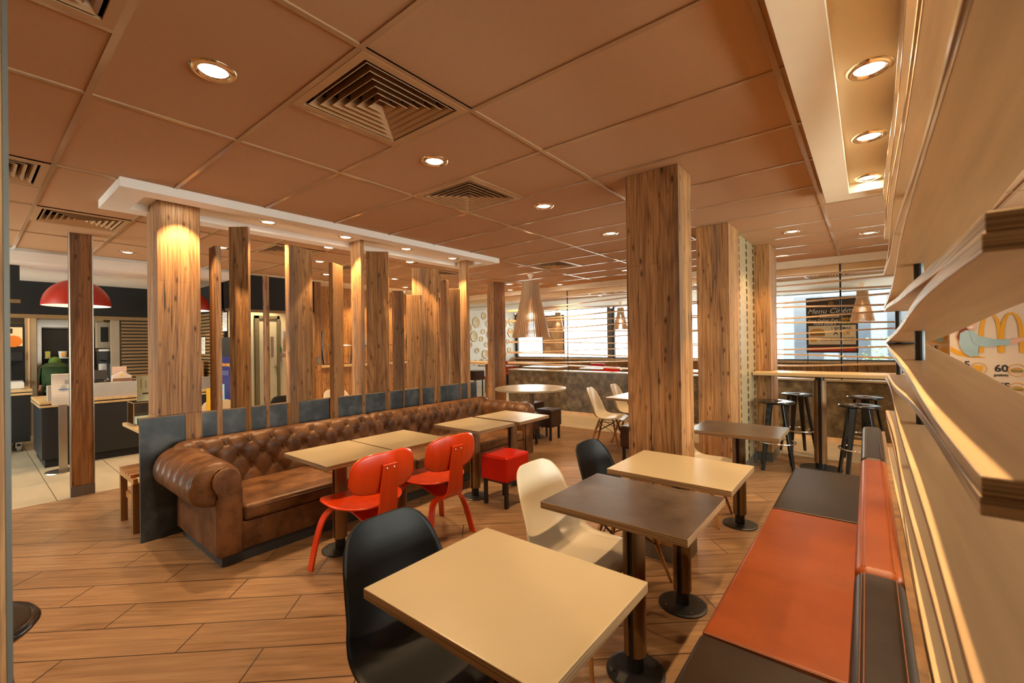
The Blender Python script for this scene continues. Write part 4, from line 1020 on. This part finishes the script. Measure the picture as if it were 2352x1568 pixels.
b = MB().box(-.42, .42, -.62, .41, .80, .83); b.box(-.42, .42, -.62, .41, .845, .88); part('worktop_edge', b, M.barwood, t)
part('shadow_gap', MB().box(-.41, .41, -.6, .40, .83, .845), M.black, t)
for x, y in ((.3, .28), (.3, -.5), (-.3, .28), (-.3, -.5)):
    part('castor', MB().cyl((x, y-.02, .055), (x, y+.02, .055), .055, n=20).box(x-.012, x+.012, y-.03, y+.03, .05, .14), M.steel, t)
t = thing('tray_stack', 'white plastic tray on the trolley at the far left', 'tray', (-9.62, .36, .882))
b = MB(); b.box(-.18, .18, -.22, .16, 0, .012); part('bottom', b, M.paper, t)
b = MB(); ring(b, -.2, .2, -.24, .18, .012, .012, .09); part('rim', b, M.paper, t)
# hand gel stand
t = thing('dispenser_stand', 'white hand gel dispenser on a grey pole next to the free standing post', 'dispenser', (-7.42, .73, 0))
part('base_plate', MB().lathe([(0, 0), (.16, 0), (.155, .01), (0, .012)], 40), M.steel, t)
part('pole', MB().box(-.03, .03, -.035, .035, .01, .80), M.steel, t)
b = MB(); pts = [(.045+.02*math.sin(k/12*PI*2), 0, .79+.36*k/12) for k in range(13)]
part('back_plate', MB().ribbon(pts, .19, .010, (0, 1, 0)), M.paper, t)
part('sensor', MB().box(.06, .085, .01, .045, 1.03, 1.08), M.steel, t); part('print', MB().box(.062, .066, -.04, .05, .965, .975), plain('blue print', (.03, .2, .5), .5), t)
# kitchen back
struct('wall_kitchen', MB().box(-11.3, -11.2, -3, 2.6, 0, 2.4), plain('brown kitchen wall', (.16, .12, .075), .5))
struct('wall_side', MB().box(-11.2, KX-.08, 2.56, 2.64, 0, 2.5), plain('beige kitchen wall', (.42, .33, .20), .5))
M.beigemetal = plain('beige painted metal', (.34, .27, .18), .4)
t = thing('kitchen_post', 'beige wall post between the drink machine and the fridge', 'post', (-10.95, .72, 0)); part('casing', MB().box(-.06, .06, -.085, .05, 0, 2.35), M.beigemetal, t); part('trim_strip', MB().box(.06, .07, -.05, -.03, 0, 2.35), M.birchslat, t)
t = thing('drink_dispenser', 'black juice machine with an orange picture panel, far left', 'drink machine', (-11.0, .41, .88))
part('cabinet', MB().box(-.18, .12, -.28, .22, 0, .98), M.black, t)
part('picture_panel', MB().box(.12, .126, -.22, .20, .62, .93), emit('backlit juice picture', (.60, .42, .22), .35), t)
M.orange = plain('orange fruit print', (.85, .24, .02), .5)
part('fruit_picture', MB().cyl((.126, -.09, .70), (.129, -.09, .70), .10, n=28), M.orange, t); part('fruit_picture', MB().cyl((.126, .10, .70), (.129, .10, .70), .095, n=28), M.orange, t)
part('name_plate', MB().box(.126, .132, -.09, .09, .83, .91), M.ink, t)
text('Minute', .045, (.134, 0, .887), (0, 1, 0), M.paper, t); text('Maid', .045, (.134, 0, .85), (0, 1, 0), M.paper, t)
part('spout_panel', MB().box(.1, .16, -.24, .2, .38, .52), M.steelblk, t)
part('drip_tray', MB().box(.0, .22, -.26, .2, 0, .06), M.steel, t)
for y in (-.1, .05): part('spout', MB().cyl((.13, y, .34), (.13, y, .28), .012, n=8), M.chrome, t)
t = thing('display_fridge', 'tall steel fridge with open glass door behind the bending worker', 'fridge', (-11.0, 1.2, 0))
part('carcass', MB().box(-.18, .0, -.42, .42, .1, 2.05), M.beigemetal, t)
part('interior', MB().box(0, .004, -.36, .12, .6, 1.80), M.black, t)
b = MB()
for y0, y1, z0, z1 in ((-.42, .42, 1.82, 1.95), (-.42, -.37, .1, 1.82), (.10, .15, .1, 1.82)): b.box(0, .05, y0, y1, z0, z1)
part('frame', b, M.steel, t)
part('shelf', MB().box(.0, .12, -.34, .10, 1.28, 1.295), M.steel, t); part('shelf', MB().box(.0, .12, -.34, .10, .92, .935), M.steel, t)
part('glass_door', MB().box(.05, .06, .14, .42, .2, 1.80), M.glass, t); part('door_frame', MB().box(.045, .07, .12, .145, .2, 1.80), M.birchslat, t)
t = thing('tub', 'small cream tub with an orange mark on the fridge shelf', 'tub', (-10.93, 1.08, 1.297)); part('bucket', MB().lathe([(0, 0), (.045, 0), (.055, .11), (0, .11)], 20), M.paper, t); part('mark', MB().box(.05, .054, -.02, .02, .02, .08), M.gold, t)
t = thing('carton', 'small yellow green carton on the fridge shelf', 'carton', (-10.94, .90, 1.297)); part('box', MB().box(-.03, .03, -.03, .03, 0, .11), plain('yellow green card', (.4, .4, .08), .5), t)
# worker bending into the fridge
M.shirt = plain('dark green shirt cloth', (.022, .052, .010), .85, var=.2, bmp=.4); M.cap = plain('green cap cloth', (.09, .17, .02), .8); M.skin = plain('skin', (.55, .28, .17), .5); M.trouser = plain('dark trousers', (.02, .02, .025), .8)
def skin_fig(name, verts, edges, mat, parent, sub=2):
    me = bpy.data.meshes.new(name); me.from_pydata([v[:3] for v in verts], edges, []); me.materials.append(mat)
    o = bpy.data.objects.new(name, me); COL.objects.link(o); o.parent = parent
    md = o.modifiers.new('skin', 'SKIN')
    for i, v in enumerate(verts):
        me.skin_vertices[0].data[i].radius = (v[3], v[4] if len(v) > 4 else v[3]); me.skin_vertices[0].data[i].use_root = (i == 0)
    md.use_smooth_shade = True; s = o.modifiers.new('sub', 'SUBSURF'); s.levels = sub; s.render_levels = sub; return o
t = thing('person', 'worker in dark green shirt and green cap bending into the fridge', 'person', (-10.2, .93, 0), math.radians(0)); t.scale = (.93, .72, .985)
V = [(.12, 0, .90, .20, .16), (.02, 0, 1.03, .22, .16), (-.10, 0, 1.10, .22, .15), (-.22, .02, 1.15, .17, .11), (-.29, .02, 1.19, .055, .055), (-.37, .03, 1.21, .085, .095), (-.43, .03, 1.20, .07, .085),
     (.10, .10, .82, .09, .09), (.06, .11, .48, .065, .065), (.14, .12, .09, .045, .045), (.04, .12, .05, .04, .035),
     (.10, -.10, .82, .09, .09), (.06, -.11, .48, .065, .065), (.14, -.12, .09, .045, .045), (.04, -.12, .05, .04, .035),
     (-.24, .17, 1.08, .06, .06), (-.42, .17, .95, .045, .045), (-.50, .19, .80, .035, .035), (-.55, .19, .79, .03, .02),
     (-.24, -.17, 1.08, .06, .06), (-.42, -.17, .95, .045, .045), (-.50, -.19, .80, .035, .035), (-.55, -.19, .79, .03, .02)]
E_ = [(0, 1), (1, 2), (2, 3), (3, 4), (4, 5), (5, 6), (0, 7), (7, 8), (8, 9), (9, 10), (0, 11), (11, 12), (12, 13), (13, 14), (3, 15), (15, 16), (16, 17), (17, 18), (3, 19), (19, 20), (20, 21), (21, 22)]
skin_fig('body', V, E_, M.skin, t)
def inflate(vs, k): return [(v[0], v[1], v[2], v[3]+k, v[4]+k) for v in vs]
sv = inflate([V[0], V[1], V[2], V[3], V[15], V[16], V[19], V[20]], .03) + [(-.27, .02, 1.185, .085, .08), (.17, 0, .80, .21, .17)]; skin_fig('shirt', sv, [(0, 1), (1, 2), (2, 3), (3, 4), (4, 5), (3, 6), (6, 7), (3, 8), (0, 9)], M.shirt, t)
tv = inflate([V[0], V[7], V[8], V[9], V[11], V[12], V[13]], .012); tv[0] = (tv[0][0], tv[0][1], tv[0][2]-.03, .15, .13); skin_fig('trousers', tv, [(0, 1), (1, 2), (2, 3), (0, 4), (4, 5), (5, 6)], M.trouser, t)
b = MB(); b.lathe([(.104, 0), (.108, .03), (.10, .07), (.075, .10), (.04, .115), (0, .12)], 28, c=(-.375, .03, 1.215)); part('cap', b, M.cap, t, smooth=True)
part('cap_peak', MB().prism_m([(.07*math.cos(a), .11*math.sin(a)) for a in [PI*k/10 for k in range(11)]], .008, basis((-.47, .03, 1.222), (0, 1, 0), (-1, 0, -.15))), M.cap, t)
b = MB(); b.lathe([(0, 0), (.09, .0), (.101, .04), (.10, .05)], 24, c=(-.36, .03, 1.17)); part('hair', b, M.ink, t, smooth=True)
for s in (-1, 1):
    for k in range(5):
        y = .195*s+(.022-.011*k); L_ = (.05, .075, .082, .076, .06)[k]
        if k == 0: y = .195*s-.03*s; 
        b = MB().tube([(-.55, y, .79), (-.55-L_*.5, y-(.012*s if k == 0 else 0), .785), (-.55-L_*.8, y, .765), (-.55-L_, y, .745)], [.009, .0085, .008, .006], 8)
        part('finger' if k else 'thumb', b, M.skin, t, smooth=True)
for x, y, z, lb in ((-10.3, .5, 2.4, 'kitchen ceiling light above the worker, hidden by the black header'), (-10.3, 1.5, 2.4, 'kitchen ceiling light above the coffee machine, hidden by the black header'), (-8.15, 3.35, CH, 'ceiling light in front of the service door, hidden by the black header')):
    if 'first_service' not in globals():
        first_service, fl_ = make_light(15, 140); first_service.location = (x, y, z); first_service['label'] = lb; first_service['group'] = 'service area lights'
    else: dup(first_service if x < -9 else D0, (x, y, z), 0, lb, 'service area lights')
struct('ceiling_kitchen', MB().box(-11.2, KX-.1, -3, 2.56, 2.401, 2.45), M.white)
# coffee machine niche and small things on the counter
t = thing('coffee_machine', 'steel coffee machine with a hose beyond the free standing post', 'machine', (-9.7, 1.46, .90))
part('body', MB().box(-.12, .12, -.10, .12, .30, .50), M.steelblk, t); part('steel_top', MB().box(-.13, .14, -.11, .13, .50, .53), M.steel, t)
part('column', MB().box(-.1, -.02, -.09, .1, 0, .3), M.steel, t); part('grinder', MB().cyl((.08, .06, .05), (.08, .06, .30), .05, n=16), M.black, t)
part('handle', MB().tube([(.12, -.02, .34), (.16, -.10, .36)], .010, 8), M.black, t); part('hose', MB().tube([(.12, -.04, .12), (.16, 0, .04), (.14, .09, .0), (.1, .12, .01)], .007, 8), M.steel, t)
t = thing('wall_cabinet', 'small beige wall cabinet with a dark window above the coffee machine', 'cabinet', (-9.75, 1.44, 1.45))
part('body', MB().box(-.1, .08, -.09, .09, 0, .42), M.beigemetal, t); part('dark_window', MB().box(.08, .085, -.05, .04, .10, .34), M.black, t)
t = thing('partition_post', 'beige panel post beside the slat wall on the left', 'post', (-9.46, 1.53, 0)); part('casing', MB().box(-.04, .04, -.05, .05, 0, 1.9), M.beigemetal, t)
t = thing('donation_box', 'house shaped card donation box standing on the counter', 'box', (-8.02, 1.36, .993))
part('house', MB().prism_m([(-.10, 0), (.10, 0), (.10, .075), (0, .13), (-.10, .075)], .05, basis((0, 0, 0), (0, 1, 0), (0, 0, 1))), plain('pale card', (.55, .5, .45), .5), t)
part('picture_strip', MB().box(.05, .053, -.098, .098, .003, .04), M.cardbrown, t); part('badge', MB().cyl((.05, 0, .075), (.054, 0, .075), .016, n=16), M.gold, t); part('leaflet', MB().box(-.03, -.02, -.09, .06, 0, .20), plain('pinkish leaflet', (.5, .36, .3), .5), t)
t = thing('till_screen', 'dark till screen seen from behind on the counter', 'screen', (-8.15, 1.16, .993)); part('screen', MB().obox((0, 0, .09), (.03, .14, .13), 0, ('Y', -.3)), M.black, t); part('foot', MB().box(-.05, .03, -.04, .04, 0, .04), M.black, t)
# hanging menu board top left
t = thing('menu_board', 'black hanging menu board with oak bottom edge, upper left', 'menu board', (-7.75, .1, 1.99))
part('board', MB().box(-.02, .02, -.7, .315, .04, .50), M.black, t); part('bottom_edge', MB().box(-.03, .03, -.72, .32, 0, .04), M.slatwood, t)
text('PETIT DEJEUNER', .06, (.023, .10, .44), (0, 1, 0), M.paper, t, align='CENTER') if False else text('R', .05, (.023, .215, .44), (0, 1, 0), M.paper, t)
text('r', .05, (.023, .165, .36), (0, 1, 0), M.paper, t)
# ================================================================= SERVICE DOOR + WALL
struct('wall_service', MB().box(-8.7, -8.6, 2.56, 4.6, 0, 2.45), plain('pale cream service wall', (.78, .77, .60), .5))
d = struct('door_1', MB().box(-8.6, -8.575, 3.34, 3.66, 0, 1.95), plain('pale grey green door', (.62, .64, .52), .45))
b = MB(); b.box(-8.6, -8.54, 3.28, 3.345, 0, 2.0); b.box(-8.6, -8.54, 3.655, 3.70, 0, 2.0); b.box(-8.6, -8.54, 3.28, 3.70, 1.95, 2.0); struct('door_frame', b, plain('olive door frame', (.20, .19, .12), .45), d)
struct('door_window', MB().box(-8.578, -8.570, 3.55, 3.60, 1.25, 1.62), M.steel, d); struct('door_handle', MB().cyl((-8.575, 3.63, 1.08), (-8.53, 3.63, 1.08), .02, n=12), M.cream, d)
t = thing('notice_case', 'white framed notice case with papers beside the service door', 'notice board', (-8.59, 3.83, 1.30))
part('frame', MB().box(-.01, .015, -.09, .12, 0, .46), M.paper, t); part('papers', MB().box(.015, .022, -.06, .09, .05, .28), M.cream, t); part('sheet', MB().box(.015, .019, -.05, .09, .28, .42), plain('grey sheet', (.35, .37, .36), .6), t)
t = thing('door_closer_box', 'small green and steel switch box beside the service door', 'switch box', (-8.59, 3.72, 1.15)); part('body', MB().box(0, .03, -.012, .02, 0, .12), M.steel, t); part('green_label', MB().box(0, .032, -.012, .02, .2, .27), plain('green label', (.02, .25, .08), .5), t)
# ================================================================= PINE WALL WITH LEDGE
struct('wall_pine', MB().box(-8.25, -8.12, 3.9, 7.4, 0, CH), M.recl_wall)
pillar('timber_pillar', -8.12, -7.58, 3.885, 4.0, 'pine clad wall end with a grey socket behind the widest plank', mat=M.recl)
o = part('wall_socket', MB().box(-7.58, -7.57, 3.91, 3.98, 1.12, 1.24), M.steel, loc=(-7.575, 3.945, 1.18)); tag(o, 'grey wall socket plate on the pine clad wall end', 'socket')
t = thing('wall_ledge', 'pale oak ledge along the pine wall behind the planks', 'shelf', (-8.02, 5.5, 1.03)); part('shelf', MB().box(-.10, .12, -1.45, 1.5, 0, .05), M.barwood, t)
part('dado', MB().box(-.10, .03, -1.45, 1.5, -1.03, 0), M.recl, t)
t = thing('branch_sculpture', 'row of dark crossed sticks with a chrome rail standing on the oak ledge', 'decoration', (-7.98, 5.2, 1.08))
rnd = random.Random(3)
for k in range(8):
    y = -.95+.28*k; h = rnd.uniform(.62, .72); lean = rnd.choice((-1, 1))*rnd.uniform(.05, .14)
    part('stick', MB().tube([(0, y, .01), (.0, y+lean*.5, h*.55), (0, y+lean*.3, h)], [.016, .02, .010], 8), M.darkwood, t)
part('rail', MB().cyl((.025, -1.1, .36), (.025, 1.2, .36), .010, n=10), M.chrome, t); part('base_strip', MB().box(-.04, .04, -1.1, 1.2, 0, .012), M.black, t)
for i, y in enumerate((5.1, 5.9)):
    c = dup(D0, (-7.72, y, CH), 0, ['wall washing downlight over the pine wall, left one', 'wall washing downlight over the pine wall, right one'][i], 'pine wall downlights')
# ================================================================= TABLE, BENCH AND BOXES LEFT OF THE GREY PANEL
t = thing('side_table', 'small pale oak side table behind the end of the grey panel', 'table', (-4.98, 1.22, 0))
part('tabletop', MB().box(-.42, .30, -.30, .36, .72, .75), M.barwood, t, bevel=.003); part('column', MB().cyl((-.2, 0, .01), (-.2, 0, .72), .035, n=16), M.steelblk, t); part('base_plate', MB().lathe([(0, 0), (.15, 0), (.15, .01), (0, .012)], 32, c=(-.2, 0, 0)), M.steelblk, t)
part('curved_bracket', MB().tube([(.22, -.26, .72), (.17, -.27, .62), (.13, -.27, .5), (.15, -.26, .42), (.24, -.22, .38)], .013, 8), M.steel, t)
M.acrylic = pane_glass(); M.acrylic.name = 'clear acrylic'
t = thing('acrylic_box', 'clear acrylic leaflet box with a pale green card on the side table', 'box', (-5.195, 1.08, .752))
b = MB(); ring(b, -.115, .115, -.137, .15, .004, 0, .20); b.box(-.115, .115, -.137, .15, 0, .004); part('box', b, M.acrylic, t)
b = MB()
for x, y in ((-.115, -.137), (.115, -.137), (.115, .15), (-.115, .15)): b.box(x-.003, x+.003, y-.003, y+.003, 0, .2)
for z in (.199, .003): b.box(-.115, .115, -.140, -.134, z-.003, z+.003); b.box(.112, .118, -.137, .15, z-.003, z+.003)
part('edges', b, M.cream, t)
part('green_card', MB().box(.03, .034, -.10, .14, .205, .435), plain('pale green card', (.66, .86, .72), .5), t)
b = MB()
for k in range(6): b.box(.034, .035, -.07+.035*k, -.067+.035*k, .32, .41-.02*(k % 3))
b.box(.034, .035, -.06, .12, .268, .280); part('print', b, M.ink, t)
part('paper_slips', MB().box(-.08, .09, -.11, .12, .005, .06), plain('pale paper slips', (.45, .5, .42), .6), t)
t = thing('card_holder', 'small clear holder with a yellow card right of the clad column', 'sign', (-4.98, 1.512, .752)); part('yellow_card', MB().box(-.004, .004, -.045, .035, .0, .29), plain('yellow card', (.8, .58, .03), .5), t); part('holder', MB().box(-.02, .02, -.05, .05, 0, .06), M.acrylic, t)
t = thing('leaflet_tray', 'white leaflet tray with bright green bands below the menu card', 'leaflet holder', (-8.38, 2.40, .807))
part('tray', MB().box(-.16, .16, -.03, .03, 0, .14), M.paper, t)
for z in (.12, .0): part('green_band', MB().box(-.161, .161, -.032, -.03, z, z+.02), plain('bright green band', (.3, .6, .03), .5), t)
part('pin_mark', MB().cyl((0, -.03, .07), (0, -.033, .07), .03, n=16), M.gold, t)
part('bracket', MB().box(-.02, .02, .03, .07, .02, .12), M.black, t)
t = thing('slat_bench', 'low slatted wooden bench tucked behind the end of the grey panel', 'bench', (-4.63, 1.12, 0))
for k in range(5): part('slat', MB().box(-.27+.085*k, -.20+.085*k, -.31, .32, .425, .45), M.legwood, t)
for sy in (-.29, .29): part('rail', MB().box(-.27, .2, sy-.015, sy+.015, .385, .425), M.legwood, t)
for sx in (-.25, .17):
    for sy in (-.285, .285): part('leg', MB().box(sx-.022, sx+.022, sy-.022, sy+.022, 0, .385), M.colwood, t)
part('lower_rail', MB().box(-.25, .17, -.275, -.255, .20, .25), M.legwood, t)
# ================================================================= FAR LEFT CORNER: round-hole wall, high table, seats
HW = MB(); hx = -10.3
struct('wall_dished', MB().box(hx-.1, hx, 7.5, YB, 0, CH), M.white)
rnd = random.Random(11); holes = []
t = thing('dished_panel', 'white wall panel with round wooden dishes of mixed size', 'wall panel', (hx, 11, 0)); M.dish = smoothwood('turned pale wood', (.66, .50, .27), 'Y', .5, .12)
while len(holes) < 44:
    r = rnd.choice((.09, .12, .15, .18)); y = rnd.uniform(9.3, 12.8); z = rnd.uniform(.75, 2.4)
    if all(math.hypot(y-a, z-c) > r+e+.05 for a, c, e in holes): holes.append((y, z, r))
for y, z, r in holes:
    b = MB(); pr = [(r, 0), (r, .012), (r*.9, .008), (r*.5, -.0+.002), (0, .001)]; b.lathe(pr, 28); b.v = [(p[2]+.003, p[0]+y-11, p[1]+z) for p in b.v]
    part('dish', b, M.dish, t, smooth=True)
t = thing('high_table', 'high table with an oak leg seen between the last post and the slender pillar', 'table', (-7.0, 7.6, 0))
part('tabletop', MB().box(-.9, .35, -.3, .3, .98, 1.02), M.barwood, t); part('leg', MB().box(.12, .26, -.05, .05, 0, .98), M.colwood, t)
t = thing('cube_stool', 'tall dark stool under the high table at the far left', 'stool', (-7.55, 7.9, 0)); part('cushion', MB().box(-.17, .17, -.17, .17, .55, .78), M.brownvinyl, t, bevel=.015)
for sx in (-.13, .13):
    for sy in (-.13, .13): part('leg', MB().box(sx-.012, sx+.012, sy-.012, sy+.012, 0, .55), M.steelblk, t)
# window side seating beyond the low wall
def booth(x, lb):
    t = thing('window_table', lb, 'table', (x, 10.6, 0)); part('tabletop', MB().box(-.6, .6, -.32, .32, .72, .75), M.cream, t); part('column', MB().cyl((0, 0, .01), (0, 0, .72), .05, n=16), M.colwood, t); part('base_plate', MB().cyl((0, 0, 0), (0, 0, .012), .2, n=24), M.steelblk, t)
def redseat(x, y, lb):
    t = thing('red_seat', lb, 'chair', (x, y, 0)); part('seat', MB().box(-.22, .22, -.22, .22, .38, .46), M.redvinyl, t, bevel=.02); part('backrest', MB().box(-.22, .22, .18, .25, .46, .82), M.redvinyl, t, bevel=.02); part('frame', MB().box(-.18, .18, -.18, .18, 0, .38), M.steelblk, t)
for i, x in enumerate((-9.1, -7.3, -5.4, -3.6, -.4)):
    booth(x, 'white topped window table beyond the low wall, number %s from the left' % ('one', 'two', 'three', 'four', 'five')[i])
for i, (x, y) in enumerate(((-8.7, 9.9), (-6.1, 11.3), (-5.0, 9.95), (-9.6, 11.6))):
    redseat(x, y, ('red seat beside the slender pillar beyond the low wall', 'red seat by the window beyond the low wall near the thick pillar', 'red seat in front of the window tables near the thick pillar', 'red seat in the far left corner by the dished wall')[i])
t = thing('bench_run', 'long pale upholstered bench under the far windows', 'bench', (-5.5, 12.5, 0)); part('seat', MB().box(-4.6, 6.2, .16, .4, 0, .45), M.brownvinyl, t)
# ================================================================= POSTERS
def wposter(name, lb, x0, x1, z0, z1, y, face, frame):
    t = thing(name, lb, 'poster', ((x0+x1)/2, y, z0)); w = (x1-x0)/2; h = z1-z0
    part('panel', MB().box(-w, w, -.01, .01, 0, h), face, t)
    b = MB(); f = .03; b.box(-w-f, -w, -.02, .02, -f, h+f); b.box(w, w+f, -.02, .02, -f, h+f); b.box(-w, w, -.02, .02, -f, 0); b.box(-w, w, -.02, .02, h, h+f); part('frame', b, M.frame, t)
    for s in (-1, 1): part('stand', MB().box(s*(w+.01)-.008, s*(w+.01)+.008, .0, .01, -z0, 0), M.frame, t)
    return t, w, h
t, w, h = wposter('window_poster', 'dark cinema menu poster in front of the right window', -1.10, -.19, 1.15, 2.38, 12.6, plain('dark brown poster', (.045, .028, .02), .4), True)
M.cremeprint = plain('cream print', (.80, .68, .50), .5)
part('lower_panel', MB().box(-w+.01, w-.01, -.013, -.010, .16, .60), M.cremeprint, t); part('red_strip', MB().box(-w+.01, w-.01, -.013, -.010, .01, .10), M.redink, t)
text('Menu Cinéma', .165, (0, -.013, .935), (1, 0, 0), M.paper, t, shear=.35); text('CINELUM', .075, (-.05, -.016, .82), (1, 0, 0), M.ink, t, bold=.015)
part('name_strip', MB().box(-.22, .14, -.0135, -.0105, .785, .86), M.cremeprint, t)
text("Pour l'achat d'un", .085, (-.16, -.013, .72), (1, 0, 0), M.paper, t, bold=.01); text('MENU', .10, (.29, -.013, .735), (1, 0, 0), M.gold, t, bold=.015)
text('Votre place à', .08, (-.13, -.013, .64), (1, 0, 0), M.paper, t, bold=.01); text('6,50€', .09, (.24, -.013, .65), (1, 0, 0), plain('green print', (.15, .4, .05), .5), t, bold=.015)
text('1 BIG MAC', .08, (.18, -.016, .53), (1, 0, 0), M.ink, t, bold=.01); text('À', .13, (.08, -.016, .42), (1, 0, 0), M.ink, t, bold=.02); text('2€', .14, (.27, -.016, .43), (1, 0, 0), M.gold, t, bold=.02)
text('SUR PRÉSENTATION DE VOTRE', .046, (.10, -.016, .305), (1, 0, 0), M.ink, t); text('TICKET DE CINÉMA DU JOUR', .046, (.10, -.016, .255), (1, 0, 0), M.ink, t)
def burger(cx, cz, s, y, t):
    bun = plain('bun print', (.62, .28, .07), .5); 
    part('burger_picture', MB().prism_m([(cx+s*math.cos(a), cz+.02*s+s*.62*math.sin(a)) for a in [PI*k/16 for k in range(17)]], .002, basis((0, y, 0), (1, 0, 0), (0, 0, 1))), bun, t)
    part('salad_picture', MB().box(cx-s*1.05, cx+s*1.05, y-.002, y, cz-.14*s, cz+.02*s), plain('green print', (.15, .4, .05), .5), t)
    part('patty_picture', MB().box(cx-s*.95, cx+s*.95, y-.002, y, cz-.36*s, cz-.14*s), M.cardbrown, t)
    part('bun_picture', MB().box(cx-s*.95, cx+s*.95, y-.002, y, cz-.58*s, cz-.36*s), bun, t)
burger(-.27, .44, .15, -.0135, t)
part('ticket_picture', MB().obox((-.34, -.014, .27), (.12, .003, .07), 0), M.gold, t)
def arches(t, x0, x1, z0, z1, wd, y, mat):
    m = (x0+x1)/2; out = []; inn = []
    def f(a, c, s, k): ang = PI*(1-s); return ((a+c)/2+((c-a)/2-k)*math.cos(ang), z0+(z1-z0-k*.6)*max(0, math.sin(ang))**.55)
    for a, c in ((x0, m+wd*.25), (m-wd*.25, x1)):
        poly = [f(a, c, k/28, 0) for k in range(29)] + [f(a, c, 1-k/28, wd*.75) for k in range(29)]
        b = MB(); n = 29; o = poly[:n]; i_ = poly[n:][::-1]
        yo = y; y = y-(.0025 if a > x0+1e-6 else 0)
        vs = [(p[0], y, p[1]) for p in o]+[(p[0], y, p[1]) for p in i_]+[(p[0], y-.0015, p[1]) for p in o]+[(p[0], y-.0015, p[1]) for p in i_]
        for k in range(n-1):
            for q in ((k, k+1, n+k+1, n+k), (2*n+k, 3*n+k, 3*n+k+1, 2*n+k+1)): b.f.append(q)
        b.v = vs; part('arch_mark', b, mat, t, fixn=False); y = yo
arches(t, -.045, .045, 1.06, 1.15, .012, -.014, M.gold)
t, w, h = wposter('window_poster', 'tan dessert poster in a dark frame in front of the middle window', -8.68, -7.86, 1.08, 2.34, 12.5, plain('tan poster', (.72, .42, .24), .5), True)
text('ChocoNuts', .10, (-.05, -.013, .88), (1, 0, 0), M.cardbrown, t); text('Pancakes', .10, (.14, -.013, .46), (1, 0, 0), M.cardbrown, t); text('Donut', .08, (-.2, -.013, .28), (1, 0, 0), M.cardbrown, t)
for cx, cz, s in ((.10, .62, .16), (-.22, .12, .12), (.22, .32, .17)):
    part('dessert_picture', MB().cyl((cx, -.010, cz), (cx, -.013, cz), s, n=24), plain('pale golden print', (.85, .58, .30), .5), t)
# promotional banner panels to the right of the partition
M.peach = plain('peach banner', (.78, .60, .43), .5, var=.02); M.denim = plain('pale denim print', (.36, .50, .52), .6, var=.1); M.hair = plain('auburn print', (.20, .035, .012), .6); M.face = plain('face print', (.78, .42, .28), .6)
def banner(ox, y, lb, zo=0):
    """coordinates measured on the banner at y = 6.8, shifted by ox"""
    t = thing('banner', lb, 'poster', (ox+1.25, y, zo)); D = lambda x: x-1.25
    part('sheet', MB().box(D(.706), D(2.0), 0, .02, -zo, 2.0), M.peach, t)
    B = lambda z=0: basis((0, -.001-z, 0), (1, 0, 0), (0, 0, 1))
    P = lambda nm, pts, mat, z=0: part(nm, MB().prism_m([(D(x), zz) for x, zz in pts], .001, B(z)), mat, t)
    arches(t, D(.925), D(1.25), 1.27, 1.69, .045, -.004, M.gold)
    P('swoosh', [(.706, 1.345), (.76, 1.30), (.85, 1.255), (.97, 1.222), (.97, 1.215), (.84, 1.22), (.76, 1.245), (.706, 1.285)], M.gold)
    P('hair_picture', [(.80, 1.56), (.84, 1.61), (.89, 1.62), (.885, 1.52), (.84, 1.50), (.80, 1.46), (.775, 1.39), (.76, 1.44), (.775, 1.5)], M.hair, .008)
    P('jacket_picture', [(.785, 1.483), (.83, 1.515), (.868, 1.512), (.923, 1.456), (.925, 1.33), (.914, 1.235), (.86, 1.228), (.816, 1.26), (.785, 1.33), (.777, 1.40)], M.denim, .009)
    P('sleeve_picture', [(.852, 1.505), (.95, 1.44), (1.04, 1.415), (1.151, 1.41), (1.151, 1.355), (1.05, 1.345), (.94, 1.335), (.88, 1.38)], M.denim, .012)
    P('hand_picture', [(1.151, 1.405), (1.19, 1.425), (1.24, 1.43), (1.25, 1.40), (1.21, 1.375), (1.151, 1.36)], M.face, .012)
    P('face_picture', [(.866+.036*math.cos(a), 1.565+.05*math.sin(a)) for a in [2*PI*k/20 for k in range(20)]], M.face, .012)
    P('mouth_picture', [(.868+.018*math.cos(a), 1.545+.011*math.sin(a)) for a in [2*PI*k/12 for k in range(12)]], M.paper, .014)
    text('15', .10, (D(.81), -.003, 1.14), (1, 0, 0), M.ink, t, bold=.02); text('60', .10, (D(1.086), -.003, 1.105), (1, 0, 0), M.ink, t, bold=.02); text('points', .042, (D(1.085), -.003, 1.038), (1, 0, 0), M.ink, t, bold=.01); text('75', .10, (D(1.099), -.003, .918), (1, 0, 0), M.ink, t, bold=.02)
    for cx, cz in ((.919, 1.102), (1.195, 1.092), (1.196, .90)):
        part('ring_picture', MB().tube([(D(cx)+.062*math.cos(2*PI*k/32), -.003, cz+.062*math.sin(2*PI*k/32)) for k in range(32)], .003, 5, closed=True), M.gold, t)
        if cx > 1: burger(D(cx), cz, .042, -.004, t)
        else: part('cup_picture', MB().prism_m([(D(cx)-.028, cz-.035), (D(cx)+.028, cz-.035), (D(cx)+.036, cz+.035), (D(cx)-.036, cz+.035)], .001, B(.003)), M.gold, t)
banner(0, 6.8, 'peach promotional banner with arches and a woman in denim, right of the partition')
banner(-.03, 9.2, 'farther peach promotional banner partly hidden behind the nearer one', .137)
